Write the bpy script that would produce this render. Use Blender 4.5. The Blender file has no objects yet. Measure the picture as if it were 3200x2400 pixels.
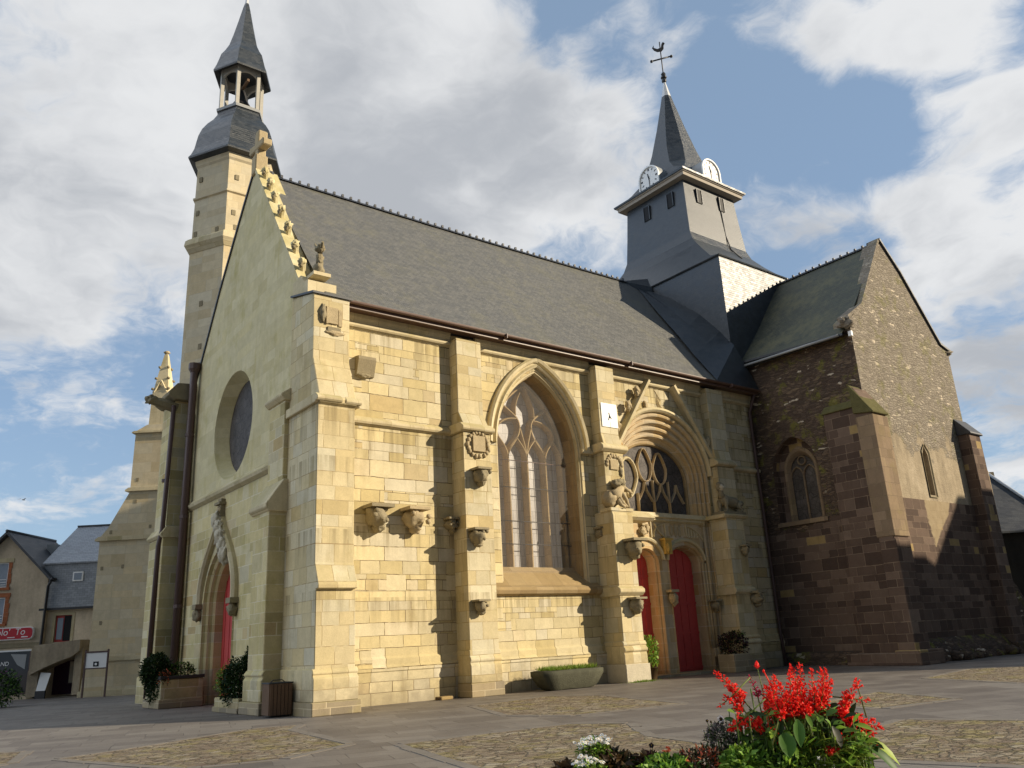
import bpy, bmesh, math, random
from math import sin, cos, pi, radians, sqrt, atan2
from mathutils import Vector, Matrix, noise as mnoise
from mathutils.geometry import tessellate_polygon
EXPO = 0.44
SUN_E = 5.0
SKYTINT = (.80, .92, 1.05)
CLOUD_DARK = (3.5, 3.65, 3.9)
CLOUD_BRIGHT = (6.1, 6.15, 6.2)
SKYBLUE = (2.45, 3.35, 4.5)
SKYHOR = (3.2, 4.2, 5.2)
WESTFILL = 3.0  # gain of unseen western sky, added to fill the shaded west front
# direction, inner and outer angle in degrees, weight
CLOUDS = [((.152, .808, .57), 4, 26, .17), ((.32, .721, .615), 4, 20, .17), ((.444, .733, .515), 3, 16, .15), ((.372, .71, .599), 3, 14, .10), ((.532, .62, .577), 2, 9, .08), ((.594, .616, .516), 2, 8, .10), ((.591, .523, .614), 1, 5, .08),
          ((.704, .395, .59), 1.5, 5, .16), ((.754, .293, .588), 2, 7, .15), ((.804, .233, .547), 2, 8, .17), ((.852, .303, .427), 2, 7, .17), ((.822, .39, .416), 2, 7, .13), ((.777, .463, .426), 1, 6, .06), ((.905, .34, .255), 3, 9, .12),
          ((.7, .46, .546), 2, 6, -.16), ((.766, .394, .509), 2, 6, -.20), ((.811, .317, .492), 1.5, 4.5, -.16), ((.545, .547, .635), 1, 4, -.10), ((.601, .554, .576), 1, 4, -.10), ((.88, .347, .325), 1, 4, -.06),
          ((.073, .897, .436), 1.5, 7, .09), ((.088, .926, .368), 1, 5, .12), ((.103, .957, .273), 2, 9, .02), ((.143, .976, .166), 3, 12, -.05), ((-.78, .08, .62), 15, 50, .26), ((-.69, .56, .40), 8, 24, -.30), ((.2, -.95, .25), 45, 95, -.40)]  # closing entries lie out of view, added to steer fill and reflections
GR0, GR1, GR2 = (.085, .072, .062), (.135, .117, .10), (.19, .17, .145)
COBBLES = [[(-4.33, -5.73), (-2.87, -5.17), (-.08, -3.7), (.9, -3.9), (.22, -4.97), (-.31, -8.86), (-1.9, -9.73), (-3.22, -9.34)],
           [(.27, -9.92), (1.48, -9.99), (3.84, -10.21), (4.4, -11.2), (3.12, -12.93), (2.56, -15.5), (-.0, -15.6), (-.57, -13.5)],
           [(6.0, -3.78), (8.97, -3.21), (9.69, -4.85), (8.29, -9.09), (5.23, -8.76), (4.63, -7.18)],
           [(9.19, -12.14), (12.37, -11.81), (10.95, -14.28), (8.66, -13.94)],
           [(5.12, -15.58), (6.93, -15.44), (7.5, -17.45), (3.19, -19.3), (2.69, -17.3)],
           [(17.33, -10.4), (21.83, -9.64), (24, -12), (15.71, -13.73)],
           [(-6.5, -2.0), (-4.64, -3.41), (-5.17, -5.5), (-7.5, -6)]]
FLAGS = []
ROWS = [(39.5, 45.05, -28.0, -18.0, 8.6, 13.75, 'plain house across the square, out of view, whose roof shades the transept'),
        (45.3, 64.0, -29.0, -19.0, 11.0, 17.2, 'tall hipped house across the square, out of view to the right', 5.0, 4.0),
        (-44.0, -24.0, -58.0, -47.0, 8.5, 13.5, 'long cream house at the far south west of the square, out of view', 0.0, 0.0),
        (-23.5, -2.0, -56.0, -46.0, 7.5, 12.0, 'low cream house in the middle of the south side, out of view behind the camera', 0.0, 0.0),
        (-1.5, 22.0, -57.0, -46.0, 9.0, 13.0, 'broad cream house facing the nave from the south, out of view', 0.0, 0.0),
        (22.5, 36.0, -47.0, -37.0, 7.0, 11.5, 'narrow cream house at the south east corner of the square, out of view', 0.0, 0.0)]
random.seed(7)
SC = bpy.context.scene
COL = SC.collection

# ------------------------------------------------------------------ camera
YAW, PITCH, ROLL = radians(37.875), radians(17.332), radians(-2.981)
cd = bpy.data.cameras.new('camera'); cam = bpy.data.objects.new('camera', cd); COL.objects.link(cam)
fw = Vector((sin(YAW)*cos(PITCH), cos(YAW)*cos(PITCH), sin(PITCH)))
rt = Vector((cos(YAW), -sin(YAW), 0)); up = rt.cross(fw)
rt2 = rt*cos(ROLL) + up*sin(ROLL); up2 = up*cos(ROLL) - rt*sin(ROLL)
CAMP = Vector((-7.489, -23.506, 1.6))
M = Matrix((rt2, up2, -fw)).transposed().to_4x4(); M.translation = CAMP
cam.matrix_world = M
cd.sensor_fit = 'HORIZONTAL'; cd.sensor_width = 36.0; cd.lens = 36.0*2579.044/3200
cd.clip_start = 0.05; cd.clip_end = 3000
SC.camera = cam
SC.view_settings.view_transform = 'Standard'; SC.view_settings.look = 'None'
SC.view_settings.gamma = 1.0; SC.view_settings.exposure = EXPO

# ------------------------------------------------------------------ node helper
class G:
    def __init__(s, tree): s.t = tree; s.N = tree.nodes; s.L = tree.links
    def put(s, inp, v):
        if isinstance(v, bpy.types.NodeSocket): s.L.new(v, inp)
        elif v is not None:
            if isinstance(v, (tuple, list)) and inp.type == 'RGBA' and len(v) == 3: v = (*v, 1)
            inp.default_value = v
    def n(s, typ, out=0, props=None, **kw):
        nd = s.N.new('ShaderNode'+typ)
        for a, b in (props or {}).items(): setattr(nd, a, b)
        for kname, v in kw.items():
            if kname[0] == 'i' and kname[1:].isdigit(): s.put(nd.inputs[int(kname[1:])], v)
            else: s.put(nd.inputs[kname.replace('_', ' ')], v)
        return nd.outputs[out] if out is not None else nd
    def m(s, op, a, b=None, c=None, clamp=False):
        return s.n('Math', 0, dict(operation=op, use_clamp=clamp), i0=a, i1=b, i2=c)
    def vm(s, op, a, b=None, out=0): return s.n('VectorMath', out, dict(operation=op), i0=a, i1=b)
    def mix(s, f, a, b, blend='MIX'):
        return s.n('Mix', 2, dict(data_type='RGBA', blend_type=blend), i0=f, i6=a, i7=b)
    def ramp(s, f, stops, interp='LINEAR'):
        nd = s.N.new('ShaderNodeValToRGB'); s.put(nd.inputs[0], f); r = nd.color_ramp; r.interpolation = interp
        while len(r.elements) < len(stops): r.elements.new(0.5)
        for e, (p, c) in zip(r.elements, stops):
            e.position = p; e.color = (c, c, c, 1) if isinstance(c, (int, float)) else (*c, 1)
        return nd.outputs[0]
    def noise(s, vec, scale, detail=4, rough=.55, out=0): return s.n('TexNoise', out, None, Vector=vec, Scale=scale, Detail=detail, Roughness=rough)
    def comb(s, x, y, z): return s.n('CombineXYZ', 0, None, X=x, Y=y, Z=z)
    def smooth(s, v, a, b):
        nd = s.n('MapRange', None, dict(interpolation_type='SMOOTHSTEP')); s.put(nd.inputs[0], v)
        nd.inputs[1].default_value = a; nd.inputs[2].default_value = b; return nd.outputs[0]

# ------------------------------------------------------------------ world and sun
SUN_EL, SUN_AZ = radians(21.5), radians(135)      # azimuth clockwise from +Y
W = bpy.data.worlds.new('World'); SC.world = W; W.use_nodes = True
wt = W.node_tree; wt.nodes.clear(); g = G(wt)
sky = g.n('TexSky', None, dict(sky_type='NISHITA', sun_disc=False, sun_elevation=SUN_EL, sun_rotation=SUN_AZ, air_density=1.0, dust_density=0.6, ozone_density=2.0))
d = g.n('TexCoord', 0)
sp = g.n('SeparateXYZ', None, None, i0=d)
dz = g.m('MAXIMUM', sp.outputs[2], 0.0)
inv = g.m('DIVIDE', 1.0, g.m('ADD', dz, 0.22))
pv = g.comb(g.m('MULTIPLY', sp.outputs[0], inv), g.m('MULTIPLY', sp.outputs[1], inv), 0.0)
warp = g.vm('SCALE', g.vm('SUBTRACT', g.noise(pv, 2.2, 4, .6, 1), (.5, .5, .5)), None); warp.node.inputs[3].default_value = .35
pw = g.vm('ADD', pv, warp)
fb = g.noise(pw, 2.2, 10, .64)
wisp = g.noise(g.vm('MULTIPLY', pw, (2.2, .8, 1)), 2.6, 9, .6)
bias = None
for (dx, dy, dzz), deg0, deg1, w in CLOUDS:
    dt = g.vm('DOT_PRODUCT', d, Vector((dx, dy, dzz)).normalized(), 1)
    b = g.m('MULTIPLY', g.smooth(dt, cos(radians(deg1)), cos(radians(deg0))), w)
    bias = b if bias is None else g.m('ADD', bias, b)
raw = g.m('ADD', g.m('MULTIPLY', fb, .70), g.m('MULTIPLY', wisp, .30))
dens = g.m('ADD', g.m('ADD', g.m('MULTIPLY', g.m('SUBTRACT', raw, .5), 1.55), .5), bias)
cov = g.smooth(dens, .47, .70)
shade = g.noise(g.vm('ADD', pw, (.11, -.09, .3)), 2.1, 6, .55)
lumf = g.smooth(g.m('ADD', g.m('SUBTRACT', shade, g.m('MULTIPLY', g.m('SUBTRACT', dens, .6), .40)), .04), .28, .60)
cloudc = g.mix(lumf, CLOUD_DARK, CLOUD_BRIGHT)
skyc = g.mix(1.0, sky.outputs[0], SKYTINT, 'MULTIPLY')
hz = g.smooth(dz, .30, 0.0)
skyc = g.mix(.62, skyc, SKYBLUE)
skyc = g.mix(g.m('MULTIPLY', hz, .45), skyc, SKYHOR)
full = g.mix(g.m('MULTIPLY', cov, .95), skyc, cloudc)
west = g.m('MULTIPLY', g.smooth(g.vm('DOT_PRODUCT', d, Vector((-.78, .08, .62)).normalized(), 1), .50, .97), g.smooth(sp.outputs[1], -.12, .12))
full = g.mix(west, full, g.vm('SCALE', full, None)); full.node.inputs[6].links[0].from_socket
full.node.inputs[7].links[0].from_node.inputs[3].default_value = WESTFILL
south = g.m('SUBTRACT', 1.0, g.m('MULTIPLY', g.smooth(g.m('MULTIPLY', sp.outputs[1], -1.0), .0, .45), .62))  # unseen southern sky dimmed on purpose to deepen shade on south walls
full = g.mix(1.0, full, g.comb(south, south, south), 'MULTIPLY')
bg = g.n('Background', 0, None, Color=full, Strength=0.1)
wo = g.n('OutputWorld', None); g.L.new(bg, wo.inputs[0])
sd = bpy.data.lights.new('sun', 'SUN'); sd.energy = SUN_E; sd.angle = radians(0.55); sd.color = (1.0, .86, .65)
so = bpy.data.objects.new('sun', sd); COL.objects.link(so)
S = Vector((sin(SUN_AZ)*cos(SUN_EL), cos(SUN_AZ)*cos(SUN_EL), sin(SUN_EL)))
so.rotation_euler = S.to_track_quat('Z', 'Y').to_euler(); so.location = (40, -60, 60)

# ------------------------------------------------------------------ materials
def mat(name, f):
    m = bpy.data.materials.new(name); m.use_nodes = True; t = m.node_tree; t.nodes.clear(); g = G(t)
    p = g.n('BsdfPrincipled', None); o = g.n('OutputMaterial', None); g.L.new(p.outputs[0], o.inputs[0])
    r = f(g, p) or {}
    for k, v in r.items():
        if k == 'bump': g.put(p.inputs['Normal'], g.n('Bump', 0, None, Height=v[0], Strength=v[1], Distance=v[2]))
        else: g.put(p.inputs[k], v)
    return m
def plain(name, col, rough=.7, spec=.3, var=.25, sc=6.0, bump=.15, metal=0.0):
    def f(g, p):
        v = g.n('NewGeometry', None).outputs[0]
        n = g.noise(v, sc, 6, .6); n2 = g.noise(v, sc*7, 3, .6)
        k = g.m('ADD', g.m('MULTIPLY', g.m('ADD', n, n2), var), 1.0-var)
        c = g.mix(1.0, col, g.comb(k, k, k), 'MULTIPLY')
        return {'Base Color': c, 'Roughness': rough, 'Specular IOR Level': spec, 'Metallic': metal, 'bump': (g.m('ADD', n, n2), bump, .02)}
    return mat(name, f)
def wall_uv(g):
    ge = g.n('NewGeometry', None); ps = g.n('SeparateXYZ', None, None, i0=ge.outputs[0]); ns = g.n('SeparateXYZ', None, None, i0=ge.outputs[3])
    ax = g.m('GREATER_THAN', g.m('ABSOLUTE', ns.outputs[0]), .72)
    u = g.m('ADD', g.m('MULTIPLY', ps.outputs[1], ax), g.m('MULTIPLY', ps.outputs[0], g.m('SUBTRACT', 1.0, ax)))
    return ge.outputs[0], ps, ns, u
def ashlar(name, bw, bh, cols, mortar, msize=.014, wob=.03, bump=.5, grime=(.20, .16, .09), grime_amt=.5, seed=0.0, moss=0.0, rampi='LINEAR', zgrime=0.0, small=None, mvis=1.0, contrast=1.0, pale_wedge_at=None, drips=()):
    def f(g, p):
        pos, ps, ns, u = wall_uv(g)
        po = g.vm('ADD', pos, (seed, seed*1.7, seed*.6))
        n1 = g.n('SeparateXYZ', None, None, i0=g.noise(po, 1.6, 3, .6, 1))
        z = ps.outputs[2]
        z = g.m('ADD', z, g.m('ADD', g.m('MULTIPLY', g.m('SINE', g.m('MULTIPLY', z, 2.3)), .10), g.m('MULTIPLY', g.m('SINE', g.m('ADD', g.m('MULTIPLY', z, 5.3), seed)), .045)))
        uu = g.m('ADD', u, g.m('MULTIPLY', n1.outputs[0], wob*2)); zz = g.m('ADD', z, g.m('MULTIPLY', n1.outputs[1], wob*1.4))
        uu = g.m('ADD', uu, g.m('MULTIPLY', g.m('SINE', g.m('MULTIPLY', uu, 1.7)), .16))
        vec = g.comb(g.m('ADD', uu, seed+20), g.m('ADD', zz, 10.0), 0.0)
        def br(w, h, off):
            nd = g.n('TexBrick', None, dict(offset=off, offset_frequency=2, squash=.62, squash_frequency=3), Vector=vec, Color1=(0, 0, 0), Color2=(1, 1, 1), Mortar=(.5, .5, .5), Scale=1.0)
            nd.inputs['Mortar Size'].default_value = msize; nd.inputs['Mortar Smooth'].default_value = .35
            nd.inputs['Brick Width'].default_value = w; nd.inputs['Row Height'].default_value = h; nd.inputs['Bias'].default_value = 0
            return nd
        b1 = br(bw, bh, .43); col, fac = b1.outputs[0], b1.outputs[1]
        if small:
            b2 = br(small[0], small[1], .5)
            k = g.m('GREATER_THAN', g.noise(g.comb(g.m('MULTIPLY', u, .25), g.m('FLOOR', g.m('DIVIDE', g.m('ADD', zz, 10.0), bh)), seed), .9, 2), small[2])
            col = g.mix(k, col, b2.outputs[0]); fac = g.m('ADD', g.m('MULTIPLY', fac, g.m('SUBTRACT', 1.0, k)), g.m('MULTIPLY', b2.outputs[1], k))
        r = g.n('SeparateColor', None, None, i0=col).outputs[0]
        r2 = g.m('FRACT', g.m('MULTIPLY', r, 7.31))
        c = g.ramp(r, cols, rampi)
        kk = g.m('ADD', g.m('MULTIPLY', r2, .22*contrast), 1-.11*contrast)
        c = g.mix(1.0, c, g.comb(kk, kk, kk), 'MULTIPLY')
        fine = g.noise(po, 26, 6, .68); mid = g.noise(po, 3.1, 6, .62); big = g.noise(po, .55, 5, .6)
        st = g.noise(g.vm('MULTIPLY', po, (3.2, 3.2, .33)), 1.2, 6, .6)
        c = g.mix(g.m('MULTIPLY', g.smooth(g.m('ADD', g.m('MULTIPLY', st, .5), g.m('MULTIPLY', big, .5)), .5, .72), grime_amt), c, grime)
        kf = g.m('ADD', g.m('MULTIPLY', g.m('ADD', fine, mid), .42), .58)
        c = g.mix(1.0, c, g.comb(kf, kf, kf), 'MULTIPLY')
        for z0, ln in drips:
            t = g.m('SUBTRACT', z0, ps.outputs[2]); sk = g.noise(g.vm('MULTIPLY', po, (2.6, 2.6, .12)), 1.5, 5, .65)
            mk = g.m('MULTIPLY', g.m('MULTIPLY', g.m('GREATER_THAN', t, 0.0), g.smooth(t, ln, 0.0)), g.smooth(g.m('ADD', sk, g.m('MULTIPLY', mid, .25)), .55, .78))
            c = g.mix(g.m('MULTIPLY', mk, .6), c, (.19, .15, .08))
        if moss: c = g.mix(g.m('MULTIPLY', g.smooth(g.m('ADD', g.noise(po, 1.1, 7, .65), g.m('MULTIPLY', ns.outputs[2], .25)), .52, .70), moss), c, (.30, .27, .05))
        if zgrime: c = g.mix(g.m('MULTIPLY', g.smooth(g.m('ADD', ps.outputs[2], g.m('MULTIPLY', mid, 1.4)), 1.9, .5), zgrime), c, (.16, .13, .09))
        c = g.mix(g.m('MULTIPLY', fac, g.m('MULTIPLY', g.smooth(mid, .30, .55), mvis)), c, mortar)
        if pale_wedge_at:  # beige wedge; the sunlit gap between house shadows is painted into it
            px, pz, ph = pale_wedge_at; t = g.m('SUBTRACT', z, pz)
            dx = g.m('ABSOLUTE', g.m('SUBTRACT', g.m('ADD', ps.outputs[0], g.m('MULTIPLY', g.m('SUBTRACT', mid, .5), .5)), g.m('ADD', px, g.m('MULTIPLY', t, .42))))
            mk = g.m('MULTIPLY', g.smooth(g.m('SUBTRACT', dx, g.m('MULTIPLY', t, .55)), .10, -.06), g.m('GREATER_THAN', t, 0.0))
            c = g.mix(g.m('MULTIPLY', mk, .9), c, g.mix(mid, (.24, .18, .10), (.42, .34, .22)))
        h = g.m('ADD', g.m('MULTIPLY', g.m('SUBTRACT', 1.0, fac), 1.0), g.m('ADD', g.m('MULTIPLY', fine, .35), g.m('MULTIPLY', mid, .5)))
        h = g.m('ADD', h, g.m('MULTIPLY', r2, .35))
        return {'Base Color': c, 'Roughness': .9, 'Specular IOR Level': .15, 'bump': (h, bump, .025)}
    return mat(name, f)
SOUTH_STONE = [(0.0, (.48, .39, .20)), (.2, (.545, .455, .255)), (.5, (.565, .48, .285)), (.75, (.54, .475, .32)), (.92, (.545, .49, .36)), (1.0, (.50, .385, .19))]  # colour range of the south wall blocks
M_WALL = ashlar('limestone_ashlar', .98, .385, SOUTH_STONE, (.13, .09, .045), .010, .035, .6, (.27, .20, .09), .62, 3.0, 0.05, 'LINEAR', .55, (.62, .25, .60), 1.0, 1.0, None, ((11.9, 1.6), (8.58, 2.0), (5.3, 1.3), (3.12, 1.3)))
M_BUT = ashlar('buttress_ashlar', .80, .45, [(0, (.53, .44, .25)), (.4, (.565, .48, .295)), (.75, (.55, .50, .36)), (1, (.50, .395, .20))], (.30, .22, .11), .009, .012, .35, (.32, .23, .10), .45, 11.0, .14, 'LINEAR', .6, None, 1.0, 1.0, None, ((8.58, 1.6), (7.0, 1.0), (4.9, 1.2), (3.2, 1.1)))
M_WALL2 = plain('worn_relief_stone', (.40, .32, .18), .9, .1, .3, 5, .3)
M_WEST = ashlar('west_front_ashlar', .86, .40, [(0, (.42, .35, .175)), (.3, (.54, .455, .24)), (.6, (.58, .49, .26)), (.85, (.54, .48, .32)), (1, (.48, .35, .16))], (.66, .60, .44), .012, .010, .3, (.40, .33, .10), .55, 5.0, .22, 'LINEAR', .5, None, .8)
M_GABLE = ashlar('smooth_gable_stone', 1.1, .42, [(0, (.56, .49, .285)), (.5, (.60, .53, .33)), (1, (.55, .475, .265))], (.45, .40, .24), .006, .01, .25, (.40, .32, .10), .50, 9.0, .24, 'LINEAR', 0, None, .65, .55)
M_TOWER = ashlar('tower_ashlar', 1.0, .46, [(0, (.55, .45, .28)), (.5, (.60, .53, .38)), (1, (.60, .49, .30))], (.40, .33, .22), .008, .008, .2, (.36, .32, .22), .35, 17.0, .08, 'LINEAR', 0, None, .6, .6)
M_TRIM = ashlar('moulded_stone', .9, 5.0, [(0, (.54, .46, .29)), (.5, (.58, .50, .33)), (1, (.51, .43, .26))], (.34, .27, .14), .006, .01, .25, (.30, .22, .09), .5, 23.0, .22)
M_PORT = ashlar('portal_granite', .8, .47, [(0, (.46, .34, .18)), (.4, (.54, .42, .25)), (.7, (.48, .40, .28)), (1, (.50, .34, .15))], (.60, .52, .38), .013, .008, .3, (.28, .17, .08), .45, 31.0, 0.0, 'LINEAR', .35, None, .75)
M_BASE = ashlar('plinth_stone', 1.1, .30, [(0, (.25, .21, .15)), (.5, (.34, .28, .18)), (1, (.30, .24, .15))], (.50, .42, .28), .012, .006, .35, (.15, .12, .08), .6, 41.0, .2)
DK = dict(zgrime=0)
M_DARK = ashlar('schist_blocks', .82, .34, [(0, (.085, .058, .045)), (.35, (.118, .082, .062)), (.72, (.145, .103, .078)), (.93, (.175, .127, .095)), (.955, (.34, .245, .11)), (1, (.38, .27, .13))], (.34, .26, .18), .010, .012, .45, (.045, .033, .028), .45, 7.0, .0, 'CONSTANT', 0, None, .55, 1.2)
def rubble(name, cols, sc, mort, mossz=None, light=.62, bw=.30, bh=.085, band=None):
    def f(g, p):
        pos, ps, ns, u = wall_uv(g)
        n1 = g.n('SeparateXYZ', None, None, i0=g.noise(pos, 2.2, 4, .6, 1))
        vec = g.comb(g.m('ADD', u, g.m('MULTIPLY', n1.outputs[0], .35)), g.m('ADD', ps.outputs[2], g.m('MULTIPLY', n1.outputs[1], .22)), 0.0)
        vs = g.vm('MULTIPLY', vec, (1/bw, 1/bh, 1))
        vo = g.n('TexVoronoi', None, dict(feature='F1'), Vector=vs, Scale=1.0); r = g.n('SeparateColor', None, None, i0=vo.outputs[1]).outputs[0]
        ve = g.n('TexVoronoi', None, dict(feature='DISTANCE_TO_EDGE'), Vector=vs, Scale=1.0)
        e = g.smooth(ve.outputs[0], .0, .14)
        fine = g.noise(pos, 20, 6, .7); big = g.noise(pos, .8, 5, .6)
        c = g.ramp(g.m('ADD', g.m('MULTIPLY', r, .8), g.m('MULTIPLY', big, .25)), cols)
        k = g.m('ADD', g.m('MULTIPLY', fine, .9), .5); c = g.mix(1.0, c, g.comb(k, k, k), 'MULTIPLY')
        c = g.mix(g.m('MULTIPLY', g.m('SUBTRACT', 1.0, e), .7), c, mort)
        hi = g.m('MULTIPLY', g.m('GREATER_THAN', r, .90), g.smooth(g.noise(pos, 1.4, 4), light-.08, light))
        c = g.mix(hi, c, (.55, .47, .36))
        if mossz is not None:
            c = g.mix(g.m('MULTIPLY', g.smooth(g.noise(pos, 1.3, 7, .7), .52, .64), mossz), c, (.20, .20, .03))
        if band:
            b1 = g.noise(pos, .8, 7, .62); b2 = g.noise(pos, 5, 6, .7); st = g.noise(g.vm('MULTIPLY', pos, (2.5, 2.5, .4)), 1.1, 5)
            ed = g.m('ADD', ps.outputs[2], g.m('MULTIPLY', g.m('SUBTRACT', g.m('ADD', b1, g.m('MULTIPLY', b2, .25)), .62), 5.5))
            mk = g.smooth(ed, band+.25, band-.25)
            pc = g.ramp(g.m('ADD', g.m('MULTIPLY', b1, .5), g.m('MULTIPLY', st, .5)), [(.35, (.23, .19, .135)), (.5, (.34, .28, .195)), (.66, (.44, .37, .27))])
            kb = g.m('ADD', g.m('MULTIPLY', b2, .6), .7); pc = g.mix(1.0, pc, g.comb(kb, kb, kb), 'MULTIPLY')
            c = g.mix(mk, c, pc); e = g.m('MULTIPLY', e, g.m('SUBTRACT', 1.0, g.m('MULTIPLY', mk, .85)))
        return {'Base Color': c, 'Roughness': .92, 'Specular IOR Level': .12, 'bump': (g.m('ADD', e, g.m('MULTIPLY', fine, .6)), .8, .035)}
    return f
M_DARKP = ashlar('pale_wedge_schist_blocks', .82, .34, [(0, (.085, .058, .045)), (.35, (.118, .082, .062)), (.72, (.145, .103, .078)), (.93, (.175, .127, .095)), (.955, (.34, .245, .11)), (1, (.38, .27, .13))], (.34, .26, .18), .010, .012, .45, (.045, .033, .028), .45, 7.0, .0, 'CONSTANT', 0, None, .55, 1.2, (28.95, 4.5, 6.6))
M_RUB = mat('schist_rubble', rubble('a', [(0, (.07, .05, .038)), (.5, (.118, .085, .063)), (.8, (.15, .107, .075)), (1, (.23, .165, .105))], 1, (.07, .05, .04), .55))
M_RUBG = mat('gable_rubble', rubble('b', [(0, (.21, .18, .142)), (.5, (.285, .247, .198)), (1, (.37, .325, .26))], 1, (.27, .23, .175), .35, .58, .30, .085, 9.2))
def fsouth(g, p):
    return None
def plaster(name, col):
    def f(g, p):
        v = g.n('NewGeometry', None).outputs[0]
        a = g.noise(v, .9, 6, .65); b = g.noise(v, 9, 6, .7); s = g.noise(g.vm('MULTIPLY', v, (2.5, 2.5, .4)), 1.1, 5)
        c = g.ramp(g.m('ADD', g.m('MULTIPLY', a, .6), g.m('MULTIPLY', s, .4)), [(.32, tuple(x*.68 for x in col)), (.5, col), (.68, tuple(min(1, x*1.18) for x in col))])
        k = g.m('ADD', g.m('MULTIPLY', b, .5), .75); c = g.mix(1.0, c, g.comb(k, k, k), 'MULTIPLY')
        return {'Base Color': c, 'Roughness': .92, 'Specular IOR Level': .12, 'bump': (g.m('ADD', a, b), .35, .03)}
    return mat(name, f)
M_PLAST = plaster('old_render', (.46, .37, .25)); M_HOUSE = plaster('beige_render', (.50, .41, .29)); M_HOUSE2 = plaster('cream_render', (.60, .50, .36)); M_DKWOOD = plaster('dark_boarding', (.045, .038, .030))
def slate(name, cols, rough, rowh=.15, bw=.24, lichen=0.0, bump=.35, spec=.5, sheen=0.0):
    def f(g, p):
        pos, ps, ns, u = wall_uv(g)
        v = g.m('MULTIPLY', ps.outputs[2], 1.22)
        n1 = g.noise(pos, 1.3, 3)
        vec = g.comb(g.m('ADD', u, 30.0), g.m('ADD', g.m('ADD', v, g.m('MULTIPLY', n1, .07)), 5.0), 0.0)
        b = g.n('TexBrick', None, dict(offset=.5), Vector=vec, Color1=(0, 0, 0), Color2=(1, 1, 1), Mortar=(.2, .2, .2), Scale=1.0)
        b.inputs['Mortar Size'].default_value = .006; b.inputs['Brick Width'].default_value = bw; b.inputs['Row Height'].default_value = rowh; b.inputs['Mortar Smooth'].default_value = .5
        r = g.n('SeparateColor', None, None, i0=b.outputs[0]).outputs[0]
        big = g.noise(pos, .45, 6, .62); mid = g.noise(g.vm('MULTIPLY', pos, (1.5, 1.5, 1.5)), 2.0, 6, .65); fine = g.noise(pos, 14, 5, .7)
        c = g.ramp(g.m('ADD', g.m('ADD', g.m('MULTIPLY', r, .35), g.m('MULTIPLY', mid, .4)), g.m('MULTIPLY', big, .25)), cols)
        k = g.m('ADD', g.m('MULTIPLY', fine, .5), .75); c = g.mix(1.0, c, g.comb(k, k, k), 'MULTIPLY')
        c = g.mix(g.m('MULTIPLY', b.outputs[1], .6), c, (.015, .016, .018))
        if lichen: c = g.mix(g.m('MULTIPLY', g.smooth(g.m('ADD', g.m('MULTIPLY', big, .6), g.m('MULTIPLY', mid, .4)), .47, .62), lichen), c, (.15, .14, .07))
        fr = g.m('FRACT', g.m('DIVIDE', g.m('ADD', g.m('ADD', v, g.m('MULTIPLY', n1, .07)), 5.0), rowh))
        h = g.m('ADD', g.m('MULTIPLY', g.m('SUBTRACT', 1.0, fr), .5), g.m('ADD', g.m('MULTIPLY', r, .6), g.m('MULTIPLY', fine, .25)))
        h = g.m('SUBTRACT', h, g.m('MULTIPLY', b.outputs[1], .6))
        return {'Base Color': c, 'Roughness': g.m('ADD', rough, g.m('MULTIPLY', r, .12)), 'Specular IOR Level': spec, 'bump': (h, bump, .03)}
    return mat(name, f)
M_SLATE = slate('nave_slate', [(.25, (.094, .094, .088)), (.5, (.120, .119, .110)), (.75, (.148, .145, .134))], .55, .13, .20, .28)
M_SLATEG = slate('mossy_slate', [(.25, (.05, .055, .04)), (.5, (.075, .08, .055)), (.75, (.10, .10, .07))], .62, .15, .24, .55)
M_SLATEB = slate('tower_slate', [(.25, (.020, .026, .032)), (.5, (.032, .039, .046)), (.75, (.050, .057, .064))], .37, .15, .22, 0, .30, .56)
M_SLATEH = slate('house_slate', [(.25, (.19, .205, .225)), (.5, (.25, .27, .295)), (.75, (.30, .32, .345))], .5, .14, .22, 0, .15)
M_SLATED = slate('dark_slate', [(.25, (.03, .033, .038)), (.5, (.045, .048, .055)), (.75, (.06, .065, .07))], .5, .16, .25, 0, .2)
M_RED = plain('red_paint', (.48, .055, .048), .5, .4, .4, 3, .12)
M_PIPE = plain('brown_pipe_paint', (.10, .062, .055), .5, .4, .2, 8, .05)
M_ZINC = plain('weathered_zinc', (.30, .31, .31), .5, .5, .25, 5, .05)
M_LEAD = plain('white_lead', (.60, .62, .64), .4, .5, .2, 8, .05)
M_GUT = plain('copper_gutter', (.11, .062, .044), .45, .5, .35, 5, .1)
M_IRON = plain('black_iron', (.02, .02, .022), .5, .5, .1, 8, .05)
M_WHITE = plain('white_paint', (.80, .80, .78), .5, .4, .06, 6, .03)
M_BROWN = ashlar('brown_sandstone', .9, .52, [(0, (.30, .215, .11)), (.5, (.36, .27, .15)), (1, (.31, .22, .11))], (.20, .15, .09), .007, .01, .25, (.22, .15, .07), .4, 29.0, .05)
M_SAND = ashlar('weathered_buttress_stone', .7, .5, [(0, (.20, .145, .095)), (.5, (.26, .19, .125)), (1, (.22, .16, .10))], (.16, .12, .08), .01, .012, .4, (.14, .10, .07), .5, 33.0, .12)
M_MOSS = plain('mossy_stone_cap', (.115, .105, .045), .95, .1, .7, 4, .9)
M_FASCIA = plain('pale_fascia', (.36, .315, .255), .7, .3, .25, 6, .1)
M_WOOD = plain('bin_wood', (.14, .082, .045), .65, .3, .35, 5, .3)
M_POST = plain('grey_timber', (.44, .42, .37), .75, .2, .35, 6, .2)
M_BLACK = plain('dark_opening', (.012, .012, .013), .6, .2, .1, 5, .02)
M_STAT = plain('carved_stone', (.42, .34, .21), .92, .1, .45, 4, .8)
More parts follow.
